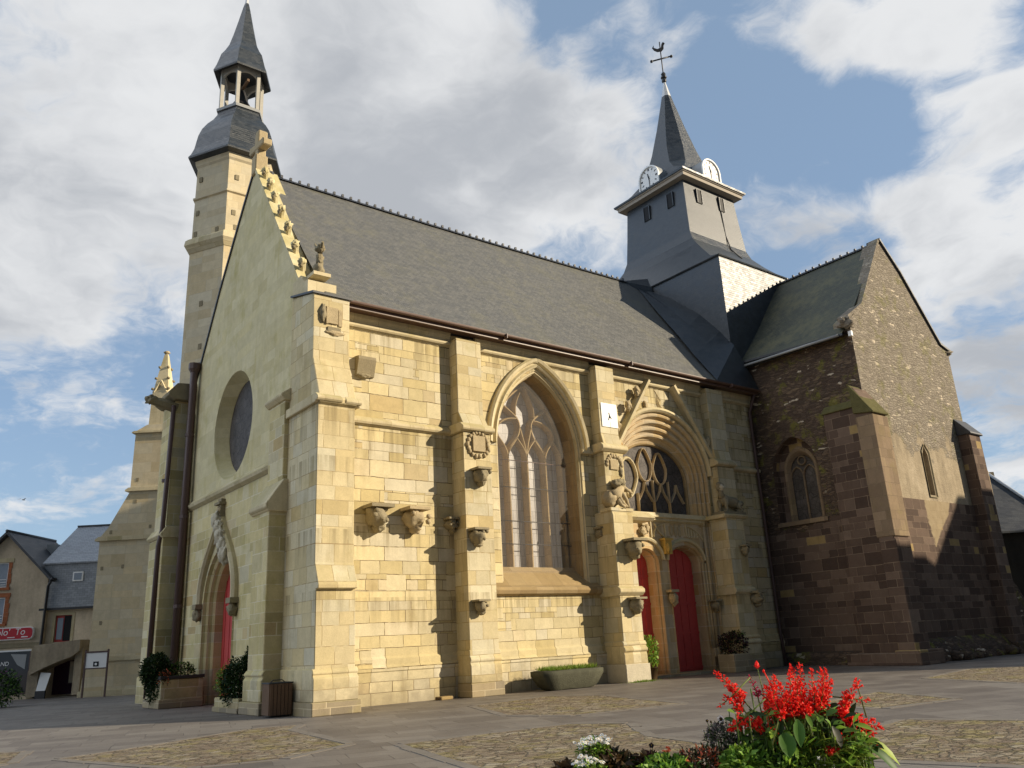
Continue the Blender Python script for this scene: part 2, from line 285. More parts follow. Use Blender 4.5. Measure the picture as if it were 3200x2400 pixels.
M_STATG = plain('weathered_carving', (.27, .23, .15), .92, .1, .5, 4, .9)
M_PALE = plain('pale_broken_stone', (.50, .45, .34), .92, .1, .35, 5, .7)
M_TROUGH = plain('mossy_granite', (.085, .085, .06), .92, .1, .6, 5, 1.0)
M_GOLD = plain('gilded_stone', (.55, .36, .09), .7, .3, .35, 6, .5)
def fglass(g, p):
    pos, ps, ns, u = wall_uv(g)
    vec = g.comb(u, ps.outputs[2], 0.0)
    b = g.n('TexBrick', None, dict(offset=.37), Vector=vec, Color1=(0, 0, 0), Color2=(1, 1, 1), Mortar=(0, 0, 0), Scale=1.0)
    b.inputs['Mortar Size'].default_value = .008; b.inputs['Brick Width'].default_value = .31; b.inputs['Row Height'].default_value = .42
    r = g.n('SeparateColor', None, None, i0=b.outputs[0]).outputs[0]
    n = g.noise(vec, 2.3, 6, .65); n2 = g.noise(vec, 14, 4)
    c = g.ramp(g.m('ADD', g.m('MULTIPLY', r, .45), g.m('MULTIPLY', n, .6)), [(.2, (.27, .25, .23)), (.5, (.34, .32, .30)), (.8, (.42, .40, .38))])
    c = g.mix(g.m('MULTIPLY', b.outputs[1], .75), c, (.09, .08, .075))
    return {'Base Color': c, 'Roughness': g.m('ADD', .38, g.m('MULTIPLY', n2, .2)), 'Specular IOR Level': .45, 'bump': (g.m('ADD', n, r), .12, .03)}
M_GLASS = mat('leaded_glass', fglass)
def fglass2(g, p):
    pos, ps, ns, u = wall_uv(g)
    vec = g.comb(u, ps.outputs[2], 0.0)
    vo = g.n('TexVoronoi', None, dict(feature='DISTANCE_TO_EDGE'), Vector=vec, Scale=4.5)
    n = g.noise(vec, 1.6, 6, .65); e = g.smooth(vo.outputs[0], .0, .06)
    c = g.ramp(n, [(.3, (.06, .052, .046)), (.55, (.10, .088, .08)), (.75, (.15, .135, .125))])
    c = g.mix(g.m('MULTIPLY', g.m('SUBTRACT', 1.0, e), .7), c, (.03, .026, .024))
    return {'Base Color': c, 'Roughness': .55, 'Specular IOR Level': .12, 'bump': (g.m('ADD', n, e), .2, .02)}
M_GLASSD = mat('dark_leaded_glass', fglass2)
M_PANE = plain('window_pane', (.25, .28, .33), .08, .9, .3, 1.2, .02)
M_SHOP = plain('shop_glass', (.03, .03, .035), .06, .9, .3, 1.5, .02)
def leafmat(name, c1, c2, c3, trans=.25, spec=.3):
    def f(g, p):
        tr = g.n('BsdfTranslucent', None); ms = g.n('MixShader', None, None, i0=min(.5, trans+.1))
        g.L.new(p.outputs[0], ms.inputs[1]); g.L.new(tr.outputs[0], ms.inputs[2])
        o = [x for x in g.N if x.type == 'OUTPUT_MATERIAL'][0]; g.L.new(ms.outputs[0], o.inputs[0])
        ge = g.n('NewGeometry', None); r = ge.outputs[8] if len(ge.outputs) > 8 else ge.outputs[0]
        n = g.noise(ge.outputs[0], 9, 3)
        c = g.ramp(g.m('ADD', g.m('MULTIPLY', r, .6), g.m('MULTIPLY', n, .4)), [(.15, c1), (.5, c2), (.85, c3)])
        g.L.new(c, tr.inputs[0])
        return {'Base Color': c, 'Roughness': .5, 'Specular IOR Level': spec}
    return mat(name, f)
M_LEAF = leafmat('green_leaves', (.04, .10, .014), (.085, .19, .025), (.20, .31, .04))
M_LEAFL = leafmat('light_leaves', (.10, .22, .025), (.20, .36, .04), (.36, .46, .07))
M_LEAFD = leafmat('dark_leaves', (.008, .018, .006), (.016, .035, .009), (.035, .06, .015), .15, .12)
M_COLEUS = leafmat('brown_leaves', (.035, .022, .012), (.075, .045, .02), (.14, .085, .03))
M_HEATH = leafmat('grey_purple_leaves', (.05, .06, .04), (.11, .10, .08), (.26, .17, .20))
M_PURP = leafmat('purple_leaves', (.03, .012, .015), (.06, .02, .03), (.10, .04, .04))
M_SALV = leafmat('scarlet_petals', (.70, .010, .008), (.88, .022, .014), (.95, .10, .05), .35)
M_MAG = leafmat('magenta_petals', (.40, .01, .06), (.60, .03, .12), (.7, .10, .16), .3)
M_WPET = leafmat('white_petals', (.80, .80, .77), (.88, .88, .86), (.92, .92, .90), .25)
M_YPET = leafmat('yellow_petals', (.65, .38, .02), (.80, .52, .03), (.85, .62, .08), .2)
M_OPET = leafmat('orange_petals', (.55, .08, .03), (.75, .15, .06), (.80, .25, .10), .2)
M_BPET = leafmat('black_petals', (.008, .004, .008), (.015, .006, .012), (.03, .012, .02), .05)
M_STEM = leafmat('stems', (.07, .13, .02), (.13, .20, .04), (.22, .24, .06))
M_GRASS = leafmat('grass_blades', (.06, .10, .01), (.13, .18, .02), (.24, .26, .05))
M_SOIL = plain('soil', (.035, .024, .016), .95, .1, .5, 12, .8)
def fground(g, p):
    v = g.n('NewGeometry', None).outputs[0]
    s = g.n('SeparateXYZ', None, None, i0=v)
    a = radians(-18); x = g.m('ADD', g.m('MULTIPLY', s.outputs[0], cos(a)), g.m('MULTIPLY', s.outputs[1], sin(a))); y = g.m('SUBTRACT', g.m('MULTIPLY', s.outputs[1], cos(a)), g.m('MULTIPLY', s.outputs[0], sin(a)))
    w = g.n('SeparateXYZ', None, None, i0=g.noise(v, .9, 3, .5, 1))
    vec = g.comb(g.m('ADD', x, g.m('MULTIPLY', w.outputs[0], .15)), g.m('ADD', y, g.m('MULTIPLY', w.outputs[1], .15)), 0.0)
    b = g.n('TexBrick', None, dict(offset=.4, squash=.7, squash_frequency=3), Vector=vec, Color1=(0, 0, 0), Color2=(1, 1, 1), Mortar=(.4, .4, .4), Scale=1.0)
    b.inputs['Mortar Size'].default_value = .012; b.inputs['Brick Width'].default_value = 1.15; b.inputs['Row Height'].default_value = .62; b.inputs['Mortar Smooth'].default_value = .4
    r = g.n('SeparateColor', None, None, i0=b.outputs[0]).outputs[0]
    big = g.noise(v, .22, 6, .6); mid = g.noise(v, 1.5, 7, .65); fine = g.noise(v, 30, 5, .7)
    c = g.ramp(g.m('ADD', g.m('ADD', g.m('MULTIPLY', big, .5), g.m('MULTIPLY', mid, .38)), g.m('MULTIPLY', r, .22)), [(.32, GR0), (.52, GR1), (.72, GR2)])
    k = g.m('ADD', g.m('MULTIPLY', fine, .7), .65); c = g.mix(1.0, c, g.comb(k, k, k), 'MULTIPLY')
    c = g.mix(g.m('MULTIPLY', b.outputs[1], g.m('ADD', .25, g.m('MULTIPLY', g.smooth(g.noise(v, .7, 4), .4, .6), .6))), c, (.045, .036, .028))
    c = g.mix(g.m('MULTIPLY', g.smooth(g.noise(v, .8, 8, .7), .58, .70), .3), c, (.07, .058, .045))
    h = g.m('ADD', g.m('MULTIPLY', g.m('SUBTRACT', 1.0, b.outputs[1]), .6), g.m('ADD', g.m('MULTIPLY', mid, .8), g.m('MULTIPLY', fine, .3)))
    return {'Base Color': c, 'Roughness': .62, 'Specular IOR Level': .35, 'bump': (h, .45, .03)}
M_GROUND = mat('worn_paving', fground)
def fcobble(g, p):
    v = g.n('NewGeometry', None).outputs[0]
    w = g.vm('SUBTRACT', g.noise(v, 3, 4, .6, 1), (.5, .5, .5)); w = g.vm('MULTIPLY', w, (.30, .30, 0))
    vv = g.vm('MULTIPLY', g.vm('ADD', v, w), (4.3, 6.4, 0))
    vo = g.n('TexVoronoi', None, dict(feature='F1'), Vector=vv, Scale=1.0, Randomness=.85); r = g.n('SeparateColor', None, None, i0=vo.outputs[1])
    ve = g.n('TexVoronoi', None, dict(feature='DISTANCE_TO_EDGE'), Vector=vv, Scale=1.0, Randomness=.85)
    big = g.noise(v, .45, 6, .65); mid = g.noise(v, 1.3, 7, .7); fine = g.noise(v, 25, 6, .72)
    e = g.smooth(g.m('ADD', ve.outputs[0], g.m('MULTIPLY', g.m('SUBTRACT', fine, .5), .12)), .0, .13)
    c = g.ramp(g.m('ADD', g.m('MULTIPLY', r.outputs[0], .45), g.m('MULTIPLY', big, .6)), [(.2, (.15, .105, .075)), (.45, (.22, .17, .115)), (.65, (.28, .23, .16)), (.9, (.36, .32, .25))])
    k = g.m('ADD', g.m('MULTIPLY', g.m('ADD', fine, mid), .7), .3); c = g.mix(1.0, c, g.comb(k, k, k), 'MULTIPLY')
    c = g.mix(g.m('MULTIPLY', g.smooth(mid, .48, .62), .55), c, (.25, .215, .05))
    c = g.mix(g.m('MULTIPLY', g.m('MULTIPLY', g.m('SUBTRACT', 1.0, e), g.smooth(g.noise(v, 2.1, 5), .32, .6)), .8), c, (.075, .06, .03))
    return {'Base Color': c, 'Roughness': .8, 'Specular IOR Level': .25, 'bump': (g.m('ADD', e, g.m('MULTIPLY', g.m('ADD', fine, mid), .5)), .9, .05)}
M_COBBLE = mat('mossy_cobbles', fcobble)
M_BRICK = plain('orange_brick', (.36, .13, .06), .85, .15, .5, 5, .4)
M_SIGN = plain('red_sign', (.45, .012, .025), .4, .4, .05, 5, .02)
M_PURPLE = plain('purple_lettering', (.25, .05, .22), .5, .3, .05, 5, .02)
M_PURPLED = plain('dark_purple_door', (.05, .015, .035), .6, .3, .3, 5, .05)
M_FLAG = plain('pale_flagstone', (.17, .15, .125), .8, .25, .5, 2, .4)
def fsheet(g, p):
    v = g.n('NewGeometry', None).outputs[0]; n = g.noise(g.vm('MULTIPLY', v, (1.2, 1.2, .5)), 1.5, 5, .6)
    tr = g.n('BsdfTransparent', None); ms = g.n('MixShader', None, None, i0=g.m('ADD', .02, g.m('MULTIPLY', n, .07)))
    g.L.new(tr.outputs[0], ms.inputs[1]); g.L.new(p.outputs[0], ms.inputs[2])
    o = [x for x in g.N if x.type == 'OUTPUT_MATERIAL'][0]; g.L.new(ms.outputs[0], o.inputs[0])
    return {'Base Color': (.46, .42, .38), 'Roughness': .5, 'Specular IOR Level': .2}
M_SHEET = mat('dusty_clear_sheet', fsheet)
# ------------------------------------------------------------------ mesh helpers
class MB:
    def __init__(s): s.v = []; s.f = []; s.mi = []; s.mats = []; s.sm = []
    def mat(s, m):
        if m not in s.mats: s.mats.append(m)
        return s.mats.index(m)
    def add(s, vs, fs, m, smooth=False):
        o = len(s.v); i = s.mat(m); s.v += [tuple(v) for v in vs]
        for f in fs: s.f.append(tuple(o+k for k in f)); s.mi.append(i); s.sm.append(smooth)
        return s
    def box(s, x0, x1, y0, y1, z0, z1, m):
        x0, x1 = min(x0, x1), max(x0, x1); y0, y1 = min(y0, y1), max(y0, y1)
        return s.add([(x0, y0, z0), (x1, y0, z0), (x1, y1, z0), (x0, y1, z0), (x0, y0, z1), (x1, y0, z1), (x1, y1, z1), (x0, y1, z1)],
              [(0, 3, 2, 1), (4, 5, 6, 7), (0, 1, 5, 4), (1, 2, 6, 5), (2, 3, 7, 6), (3, 0, 4, 7)], m)
    def ext(s, poly, fn, a, b, m, holes=(), back=True, sides=True, front=True):
        loops = [list(poly)] + [list(h) for h in holes]
        tri = tessellate_polygon([[Vector((p[0], p[1], 0)) for p in l] for l in loops])
        flat = [p for l in loops for p in l]; n = len(flat)
        fs = []
        if front: fs += [tuple(t) for t in tri]
        if back: fs += [tuple(n+k for k in reversed(t)) for t in tri]
        o = 0
        if sides:
            for l in loops:
                k = len(l)
                for i in range(k): fs.append((o+i, o+(i+1) % k, n+o+(i+1) % k, n+o+i))
                o += k
        return s.add([fn(u, w, a) for u, w in flat]+[fn(u, w, b) for u, w in flat], fs, m)
    def xz(s, poly, y0, y1, m, **k): return s.ext(poly, lambda u, w, d: (u, d, w), y0, y1, m, **k)
    def yz(s, poly, x0, x1, m, **k): return s.ext(poly, lambda u, w, d: (d, u, w), x0, x1, m, **k)
    def xy(s, poly, z0, z1, m, **k): return s.ext(poly, lambda u, w, d: (u, w, d), z0, z1, m, **k)
    def loops(s, ls, m, closed=True, cap=False, smooth=False):
        n = len(ls[0]); vs = [p for l in ls for p in l]; fs = []
        for j in range(len(ls)-1):
            for i in range(n if closed else n-1):
                k = (i+1) % n; fs.append((j*n+i, j*n+k, (j+1)*n+k, (j+1)*n+i))
        if cap: fs.append(tuple(range(n))[::-1]); fs.append(tuple((len(ls)-1)*n+i for i in range(n)))
        return s.add(vs, fs, m, smooth)
    def tube(s, pts, r, m, n=8, smooth=True, cap=True):
        pts = [Vector(p) for p in pts]; ls = []
        for i, p in enumerate(pts):
            t = (pts[min(i+1, len(pts)-1)]-pts[max(i-1, 0)]).normalized()
            a = t.orthogonal().normalized() if i == 0 else (a - t*a.dot(t)).normalized()
            b = t.cross(a); rr = r[i] if isinstance(r, (list, tuple)) else r
            ls.append([p+(a*cos(2*pi*k/n)+b*sin(2*pi*k/n))*rr for k in range(n)])
        return s.loops(ls, m, True, cap, smooth)
    def ring(s, c, prof, n, m, rot=0.0, smooth=False, cap=True):
        return s.loops([[(c[0]+r*cos(rot+2*pi*k/n), c[1]+r*sin(rot+2*pi*k/n), z) for k in range(n)] for r, z in prof], m, True, cap, smooth)
    def blob(s, c, r, m, seed=0, amp=.25, fr=1.6, sub=2, smooth=True):
        if amp >= .3 and sub == 2: sub = 3
        bm = bmesh.new(); bmesh.ops.create_icosphere(bm, subdivisions=sub, radius=1.0); off = Vector((seed*3.7, seed*1.3, seed*7.1))
        vs = []
        for v in bm.verts:
            k = 1+amp*(mnoise.noise(v.co*fr+off)+.55*mnoise.noise(v.co*fr*2.4+off)+.35*mnoise.noise(v.co*fr*5.2+off)); vs.append((c[0]+v.co.x*r[0]*k, c[1]+v.co.y*r[1]*k, c[2]+v.co.z*r[2]*k))
        fs = [tuple(v.index for v in f.verts) for f in bm.faces]; bm.free()
        return s.add(vs, fs, m, smooth)
    def bar(s, path, w, fn, y0, y1, m, ch=.3):
        # a moulded bar swept along a 2-D path; fn(u, v, depth)
        P = [Vector(p) for p in path]; prof = [(-w/2, y1), (-w/2, y0+(y1-y0)*.35), (-w*ch/2, y0), (w*ch/2, y0), (w/2, y0+(y1-y0)*.35), (w/2, y1)]
        ls = []
        for i, p in enumerate(P):
            t = (P[min(i+1, len(P)-1)]-P[max(i-1, 0)]).normalized(); nn = Vector((-t.y, t.x))
            ls.append([fn(p.x+nn.x*a, p.y+nn.y*a, d) for a, d in prof])
        return s.loops(ls, m, True, True)
    def build(s, name, parent=None, loc=None, bevel=0.0):
        me = bpy.data.meshes.new(name); me.from_pydata(s.v, [], s.f)
        for m in s.mats: me.materials.append(m)
        me.polygons.foreach_set('material_index', s.mi); me.polygons.foreach_set('use_smooth', s.sm); me.update()
        bm = bmesh.new(); bm.from_mesh(me); bmesh.ops.recalc_face_normals(bm, faces=bm.faces); bm.to_mesh(me); bm.free()
        o = bpy.data.objects.new(name, me); COL.objects.link(o)
        if parent: o.parent = parent
        if loc: o.location = loc
        if bevel:
            b = o.modifiers.new('bevel', 'BEVEL'); b.width = bevel; b.segments = 1; b.limit_method = 'ANGLE'; b.angle_limit = radians(40)
        return o
def tag(o, label=None, cat=None, group=None, kind=None):
    for k, v in (('label', label), ('category', cat), ('group', group), ('kind', kind)):
        if v: o[k] = v
    return o
def empty(name, label, cat, loc=(0, 0, 0), group=None, rz=0.0):
    o = bpy.data.objects.new(name, None); COL.objects.link(o); o.location = loc; o.rotation_euler.z = rz; o.empty_display_size = .3
    return tag(o, label, cat, group)
def pointed(c, w, zs, za, n=14, base=None):
    h = za-zs; pts = []
    if h >= w:
        R = (w*w+h*h)/(2*w); a1 = math.asin(min(1, h/R))
        left = [(c-w+R-R*cos(a1*i/n), zs+R*sin(a1*i/n)) for i in range(n+1)]
        right = [(2*c-x, z) for x, z in reversed(left[:-1])]
        pts = left+right
    else:
        pts = [(c-w*cos(pi*i/(2*n)), zs+h*sin(pi*i/(2*n))) for i in range(2*n+1)]
    if base is not None: pts = [(c-w, base)]+pts+[(c+w, base)]
    return pts
def bez(p0, p1, p2, p3, n=10):
    return [tuple((1-t)**3*a+3*(1-t)**2*t*b+3*(1-t)*t*t*c+t**3*d for a, b, c, d in zip(p0, p1, p2, p3)) for t in [i/n for i in range(n+1)]]
XZ = lambda u, w, d: (u, d, w)
YZ = lambda u, w, d: (d, u, w)

# ------------------------------------------------------------------ ground
gm = MB(); gm.add([(-220, -160, 0), (260, -160, 0), (260, 320, 0), (-220, 320, 0)], [(0, 1, 2, 3)], M_GROUND)
tag(gm.build('ground'), kind='structure')
def patch(pts, n=7, z=.004):
    # irregular edge from a coarse outline
    r = random.Random(len(pts)*31+int(pts[0][0]*10)); out = []
    for i, p in enumerate(pts):
        q = pts[(i+1) % len(pts)]
        for k in range(n):
            t = k/n; j = .05 if k else 0
            out.append((p[0]+(q[0]-p[0])*t+r.uniform(-j, j), p[1]+(q[1]-p[1])*t+r.uniform(-j, j)))
    return out
cb = MB()
for P in COBBLES:
    cb.xy(patch(P), .004, -.05, M_COBBLE)
tag(cb.build('cobble_paving'), kind='structure')
eb = MB()
for P in COBBLES:
    c = Vector((sum(p[0] for p in P)/len(P), sum(p[1] for p in P)/len(P))); r = random.Random(3); Q = [Vector(p) for p in P]
    for a_, b_ in zip(Q, Q[1:]+Q[:1]):
        n_ = Vector(((b_-a_).y, -(b_-a_).x)).normalized()
        if n_.dot((a_+b_)/2-c) < 0: n_ = -n_
        L_ = (b_-a_).length; t_ = 0
        while t_ < L_:
            l_ = min(r.uniform(.45, .95), L_-t_); p_ = a_+(b_-a_)*(t_/L_); q_ = a_+(b_-a_)*((t_+l_-.02)/L_); w_ = r.uniform(.17, .23); d_ = r.uniform(-.02, .03)
            eb.xy([tuple(p_+n_*d_), tuple(q_+n_*d_), tuple(q_+n_*(w_+d_)), tuple(p_+n_*(w_+d_))], .006+r.uniform(0, .004), -.05, M_FLAG); t_ += l_
tag(eb.build('paving_edge_stones'), kind='structure')
fl = MB()
for P in FLAGS: fl.xy(P, .005, -.05, M_FLAG)
if FLAGS: tag(fl.build('flagstone_strip'), kind='structure')

# ------------------------------------------------------------------ the church
church = empty('church', 'old limestone church with slate roofs, two spires and a dark schist transept', 'church')
def part(mb, name, parent=None, **k): return mb.build(name, parent or church, **k)

# nave wall with window and portal openings
WC, WW, WS, WA, WB = 11.97, 2.03, 8.45, 11.62, 3.55
PC, PW, PS, PA = 18.65, 2.78, 8.0, 10.72
b = MB()
outer = [(2.6, 0), (PC-PW, 0)] + pointed(PC, PW, PS, PA, 16) + [(PC+PW, 0), (25.35, 0), (25.35, 12.35), (2.6, 12.35)]
b.xz(outer, 0, 1.15, M_WALL, holes=[pointed(WC, WW, WS, WA, 16, WB)], back=False)
b.box(3.3, 25.3, 1.2, 1.4, 0, 12.3, M_BLACK)
wall = part(b, 'nave_wall')
for x0, x1 in ((3.35, 8.0), (9.1, 14.5), (22.7, 25.3)):
    b = MB(); b.yz([(0, 0), (-.10, 0), (-.10, .92), (-.13, .95), (-.13, 1.06), (-.07, 1.12), (-.07, 1.30), (0, 1.37)], x0, x1, M_WALL); part(b, 'plinth')
# string course and cornice
for x0, x1 in ((3.5, 8.05), (22.7, 25.2)):
    b = MB(); b.yz([(0, 8.56), (-.05, 8.57), (-.06, 8.62), (-.13, 8.60), (-.17, 8.66), (-.17, 8.73), (-.12, 8.78), (0, 8.86)], x0, x1, M_TRIM); part(b, 'string_course')
b = MB(); b.yz([(0, 8.52), (-.12, 8.60), (-.14, 8.72), (0, 8.80)], 14.3, 14.75, M_TRIM); part(b, 'string_course')
b = MB(); b.yz([(0, 8.52), (-.12, 8.60), (-.14, 8.72), (0, 8.80)], 9.1, 9.62, M_TRIM)
part(b, 'string_course')
for x0, x1 in ((3.55, 8.0), (9.08, 14.72), (15.73, 21.62), (22.73, 25.3)):
    b = MB(); b.yz([(0, 11.86), (-.04, 11.87), (-.05, 11.92), (-.11, 11.90), (-.15, 11.95), (-.15, 12.01), (-.06, 12.06), (-.06, 12.14), (-.12, 12.26), (-.12, 12.40), (0, 12.40)], x0, x1, M_TRIM)
    part(b, 'cornice')
# ---- south-west corner buttress
b = MB()
prof = [(.3, 0), (-2.12, 0), (-2.12, .34), (-2.06, .38), (-2.06, .95), (-1.99, 1.02), (-2.03, 1.06), (-1.96, 1.16), (-1.96, 3.24), (-2.10, 3.24), (-2.10, 3.34), (-1.84, 3.96), (-1.84, 8.50),
        (-1.97, 8.56), (-1.99, 8.70), (-1.90, 8.80), (-1.42, 10.06), (-1.40, 12.18), (.3, 12.62)]
pr2 = [(y, z) for y, z in prof if z > 1.1 or y > 0]; pr2[0] = (.3, 1.12)
b.yz([(.3, .95), (-1.96, .95)]+[q for q in pr2 if q != (.3, 1.12)], 2.17, 3.36, M_BUT)
b.yz([(.3, .34), (-2.06, .34), (-2.06, .93), (-1.99, 1.0), (-2.04, 1.06), (-1.97, 1.17), (.3, 1.17)], 2.10, 3.42, M_BUT)
b.yz([(.3, 0), (-2.13, 0), (-2.13, .34), (.3, .34)], 2.05, 3.47, M_BASE)
b.yz([(.3, 8.54), (-1.88, 8.54), (-1.90, 8.60), (-1.99, 8.57), (-2.04, 8.63), (-2.04, 8.70), (-1.88, 8.82), (.3, 8.82)], 2.06, 2.88, M_TRIM)
b.yz([(-1.2, 8.54), (-1.88, 8.54), (-1.90, 8.60), (-1.97, 8.57), (-2.02, 8.63), (-2.02, 8.70), (-1.88, 8.82), (-1.2, 8.82)], 2.98, 3.52, M_TRIM)
but1 = part(b, 'buttress', bevel=.02)
b = MB(); b.yz([(-1.47, 12.16), (.32, 12.63), (.32, 12.69), (-1.47, 12.23)], 2.10, 3.46, M_SLATED); part(b, 'slate_cap', but1)
b = MB()
b.box(2.62, 2.95, -1.47, -1.39, 11.25, 11.78, M_STAT); b.box(2.98, 3.10, -1.45, -1.39, 11.2, 11.75, M_STAT); b.box(2.56, 2.62, -1.48, -1.39, 11.22, 11.8, M_STAT)
b.blob((2.46, -1.43, 11.55), (.10, .10, .30), M_STATG, 3, .4); b.box(2.62, 3.05, -1.46, -1.39, 10.98, 11.14, M_STATG); b.blob((2.85, -1.42, 10.97), (.3, .06, .10), M_STAT, 5, .4)
part(b, 'carved_coat_of_arms', but1)
# ---- other nave buttresses
def buttress(x0, x1, up, lo, base, top, name='buttress'):
    b = MB()
    b.yz([(0, 8.86), (-lo+.02, 8.86), (-up, 9.35), (-up, top), (0, top)], x0, x1, M_BUT)
    b.yz([(0, 1.2), (-lo, 1.2), (-lo, 8.55), (0, 8.55)], x0-.02, x1+.02, M_BUT)
    b.yz([(0, 8.56), (-lo-.03, 8.57), (-lo-.05, 8.62), (-lo-.13, 8.60), (-lo-.17, 8.66), (-lo-.17, 8.74), (-lo-.06, 8.82), (-lo+.02, 8.90), (0, 8.90)], x0-.14, x1+.14, M_TRIM)
    b.yz([(0, .42), (-base+.04, .42), (-base+.04, .95), (-lo-.02, 1.02), (-lo-.08, 1.08), (-lo-.08, 1.16), (-lo-.02, 1.22), (-lo-.02, 1.38), (-lo, 1.42), (0, 1.42)], x0-.07, x1+.07, M_BUT)
    b.yz([(0, 0), (-base, 0), (-base, .42), (0, .42)], x0-.10, x1+.12, M_BASE)
    return part(b, name, bevel=.02)
but2 = buttress(8.0, 9.08, .45, .76, .88, 12.1)
but4 = buttress(21.62, 22.72, .42, .52, .7, 12.2)
b = MB()
b.yz([(0, 8.86), (-.60, 8.86), (-.48, 9.3), (-.48, 12.15), (0, 12.15)], 14.72, 15.73, M_BUT)
b.yz([(0, 6.0), (-.58, 6.0), (-.58, 8.55), (0, 8.55)], 14.70, 15.75, M_BUT)
b.yz([(0, 8.52), (-.62, 8.56), (-.76, 8.66), (-.76, 8.76), (-.64, 8.88), (0, 8.88)], 14.52, 15.92, M_TRIM)
b.yz([(0, 1.4), (-1.0, 1.4), (-1.0, 6.0), (-.94, 6.16), (0, 6.16)], 14.5, 15.56, M_BUT)
b.yz([(0, 3.02), (-1.02, 3.02), (-1.16, 3.14), (-1.16, 3.26), (-1.02, 3.36), (0, 3.36)], 14.40, 15.70, M_TRIM)
b.yz([(0, .42), (-1.05, .42), (-1.05, .95), (-1.02, 1.02), (-1.10, 1.08), (-1.10, 1.16), (-1.02, 1.24), (-1.06, 1.32), (-1.0, 1.42), (0, 1.42)], 14.44, 15.62, M_BUT)
b.yz([(0, 0), (-1.10, 0), (-1.10, .62), (0, .62)], 14.42, 15.66, M_PALE)
b.yz([(0, 5.9), (-.7, 5.9), (-.85, 6.02), (-.5, 6.26), (0, 6.3)], 15.56, 17.0, M_TRIM)
but3 = part(b, 'portal_pier', bevel=.02)
b = MB()
b.yz([(0, 1.4), (-.95, 1.4), (-.95, 6.2), (0, 6.2)], 21.24, 22.36, M_BUT)
b.yz([(0, 6.2), (-.98, 6.2), (-1.08, 6.3), (-1.08, 6.36), (0, 6.36)], 21.0, 22.6, M_TRIM)
b.yz([(0, 3.02), (-.97, 3.02), (-1.08, 3.12), (-1.08, 3.24), (-.97, 3.34), (0, 3.34)], 21.14, 22.46, M_TRIM)
b.yz([(0, .42), (-1.0, .42), (-1.0, .95), (-.97, 1.02), (-1.06, 1.08), (-1.06, 1.16), (-.97, 1.24), (-1.02, 1.32), (-.95, 1.42), (0, 1.42)], 21.18, 22.42, M_BUT)
b.yz([(0, 0), (-1.06, 0), (-1.06, .62), (0, .62)], 21.15, 22.47, M_BASE)
pierR = part(b, 'portal_pier', bevel=.02)
# white sundial panel
b = MB(); b.box(14.84, 15.70, -.515, -.482, 9.60, 10.58, M_WHITE); b.tube([(15.27, -.516, 10.08), (15.27, -.60, 9.92)], .02, M_IRON, 6); b.tube([(15.24, -.52, 10.2), (15.29, -.52, 9.98)], .018, M_IRON, 6); b.box(15.265, 15.28, -.519, -.514, 9.6, 9.85, M_IRON)
tag(part(b, 'sundial_panel', but3), 'plain white square sundial panel')
# ---- big window
b = MB()
def wl(w, dz, y): return [(x, y, z) for x, z in pointed(WC, w, WS, WA-(WW-w)*1.15+dz*0, 16, WB+.0)]
lv = [(WW, 0), (WW-.02, .05), (WW-.07, .05), (WW-.09, .14), (WW-.12, .18), (WW-.13, .28), (WW-.16, .32), (WW-.24, 1.0), (WW-.24, 1.15)]
b.loops([wl(w, 0, y) for w, y in lv[:5]], M_TRIM, False); b.loops([wl(w, 0, y) for w, y in lv[4:]], M_BROWN, False)
reveal = part(b, 'window_surround')
b = MB()
ho = [(2.06, .02), (2.08, -.10), (2.14, -.15), (2.21, -.06), (2.26, -.04), (2.30, -.15), (2.40, -.19), (2.47, -.12), (2.48, .02)]
b.loops([[(x, y, z) for x, z in pointed(WC, w, WS+.08, WA-(WW-w)*1.12+.05, 16)] for w, y in ho], M_TRIM, False)
b.yz([(0, 8.50), (-.14, 8.50), (-.17, 8.62), (0, 8.70)], 14.0, 14.62, M_TRIM)
part(b, 'hood_mould', reveal)
b = MB(); b.yz([(1.15, 4.2), (.72, 4.18), (-.02, 3.55), (-.02, 3.5), (-.20, 3.42), (-.26, 3.30), (-.20, 3.18), (-.08, 3.12), (.3, 3.1), (1.15, 3.1)], 9.48, 14.42, M_BROWN)
sill = part(b, 'window_sill', reveal, bevel=.015)
b = MB(); b.xz(pointed(WC, WW-.22, WS, WA-.30, 16, 4.1), 1.06, 1.12, M_GLASS); glass = part(b, 'window', None)
tc = 11.93; sp = .90; MZ = 8.2
b = MB(); Y0, Y1 = .74, 1.05
BM = M_BROWN
BMW = None
def bar(p, w=.17): b.bar(p, w*.88, XZ, Y0, Y1, BM)
for k in (-1, 0, 1): bar([(tc+k*sp, 3.95), (tc+k*sp, MZ)], .20)
for k in range(4):
    cx = tc+(k-1.5)*sp; h = sp/2
    bar(bez((cx-h, MZ), (cx-h, MZ+.42), (cx-.18, MZ+.62), (cx, MZ+.86)), .13); bar(bez((cx+h, MZ), (cx+h, MZ+.42), (cx+.18, MZ+.62), (cx, MZ+.86)), .13)
for sgn in (-1, 1):
    q = lambda u, z: (tc+sgn*u, z)
    bar(bez(q(sp, MZ+.1), q(sp-.05, MZ+.55), q(.30, MZ+.75), q(.28, MZ+1.30)), .17)
    bar(bez(q(.28, MZ+1.30), q(.28, MZ+1.75), q(.75, MZ+1.85), q(1.12, MZ+2.15)), .15)
    bar(bez(q(0, MZ+.1), q(.03, MZ+.5), q(.12, MZ+.75), q(.28, MZ+1.30)), .14)
    bar(bez(q(1.35, MZ+.86), q(1.5, MZ+1.15), q(1.2, MZ+1.6), q(.42, MZ+1.62)), .12)
    bar(bez(q(.45, MZ+1.75), q(.5, MZ+2.3), q(.2, MZ+2.6), q(.0, MZ+3.05)), .10)
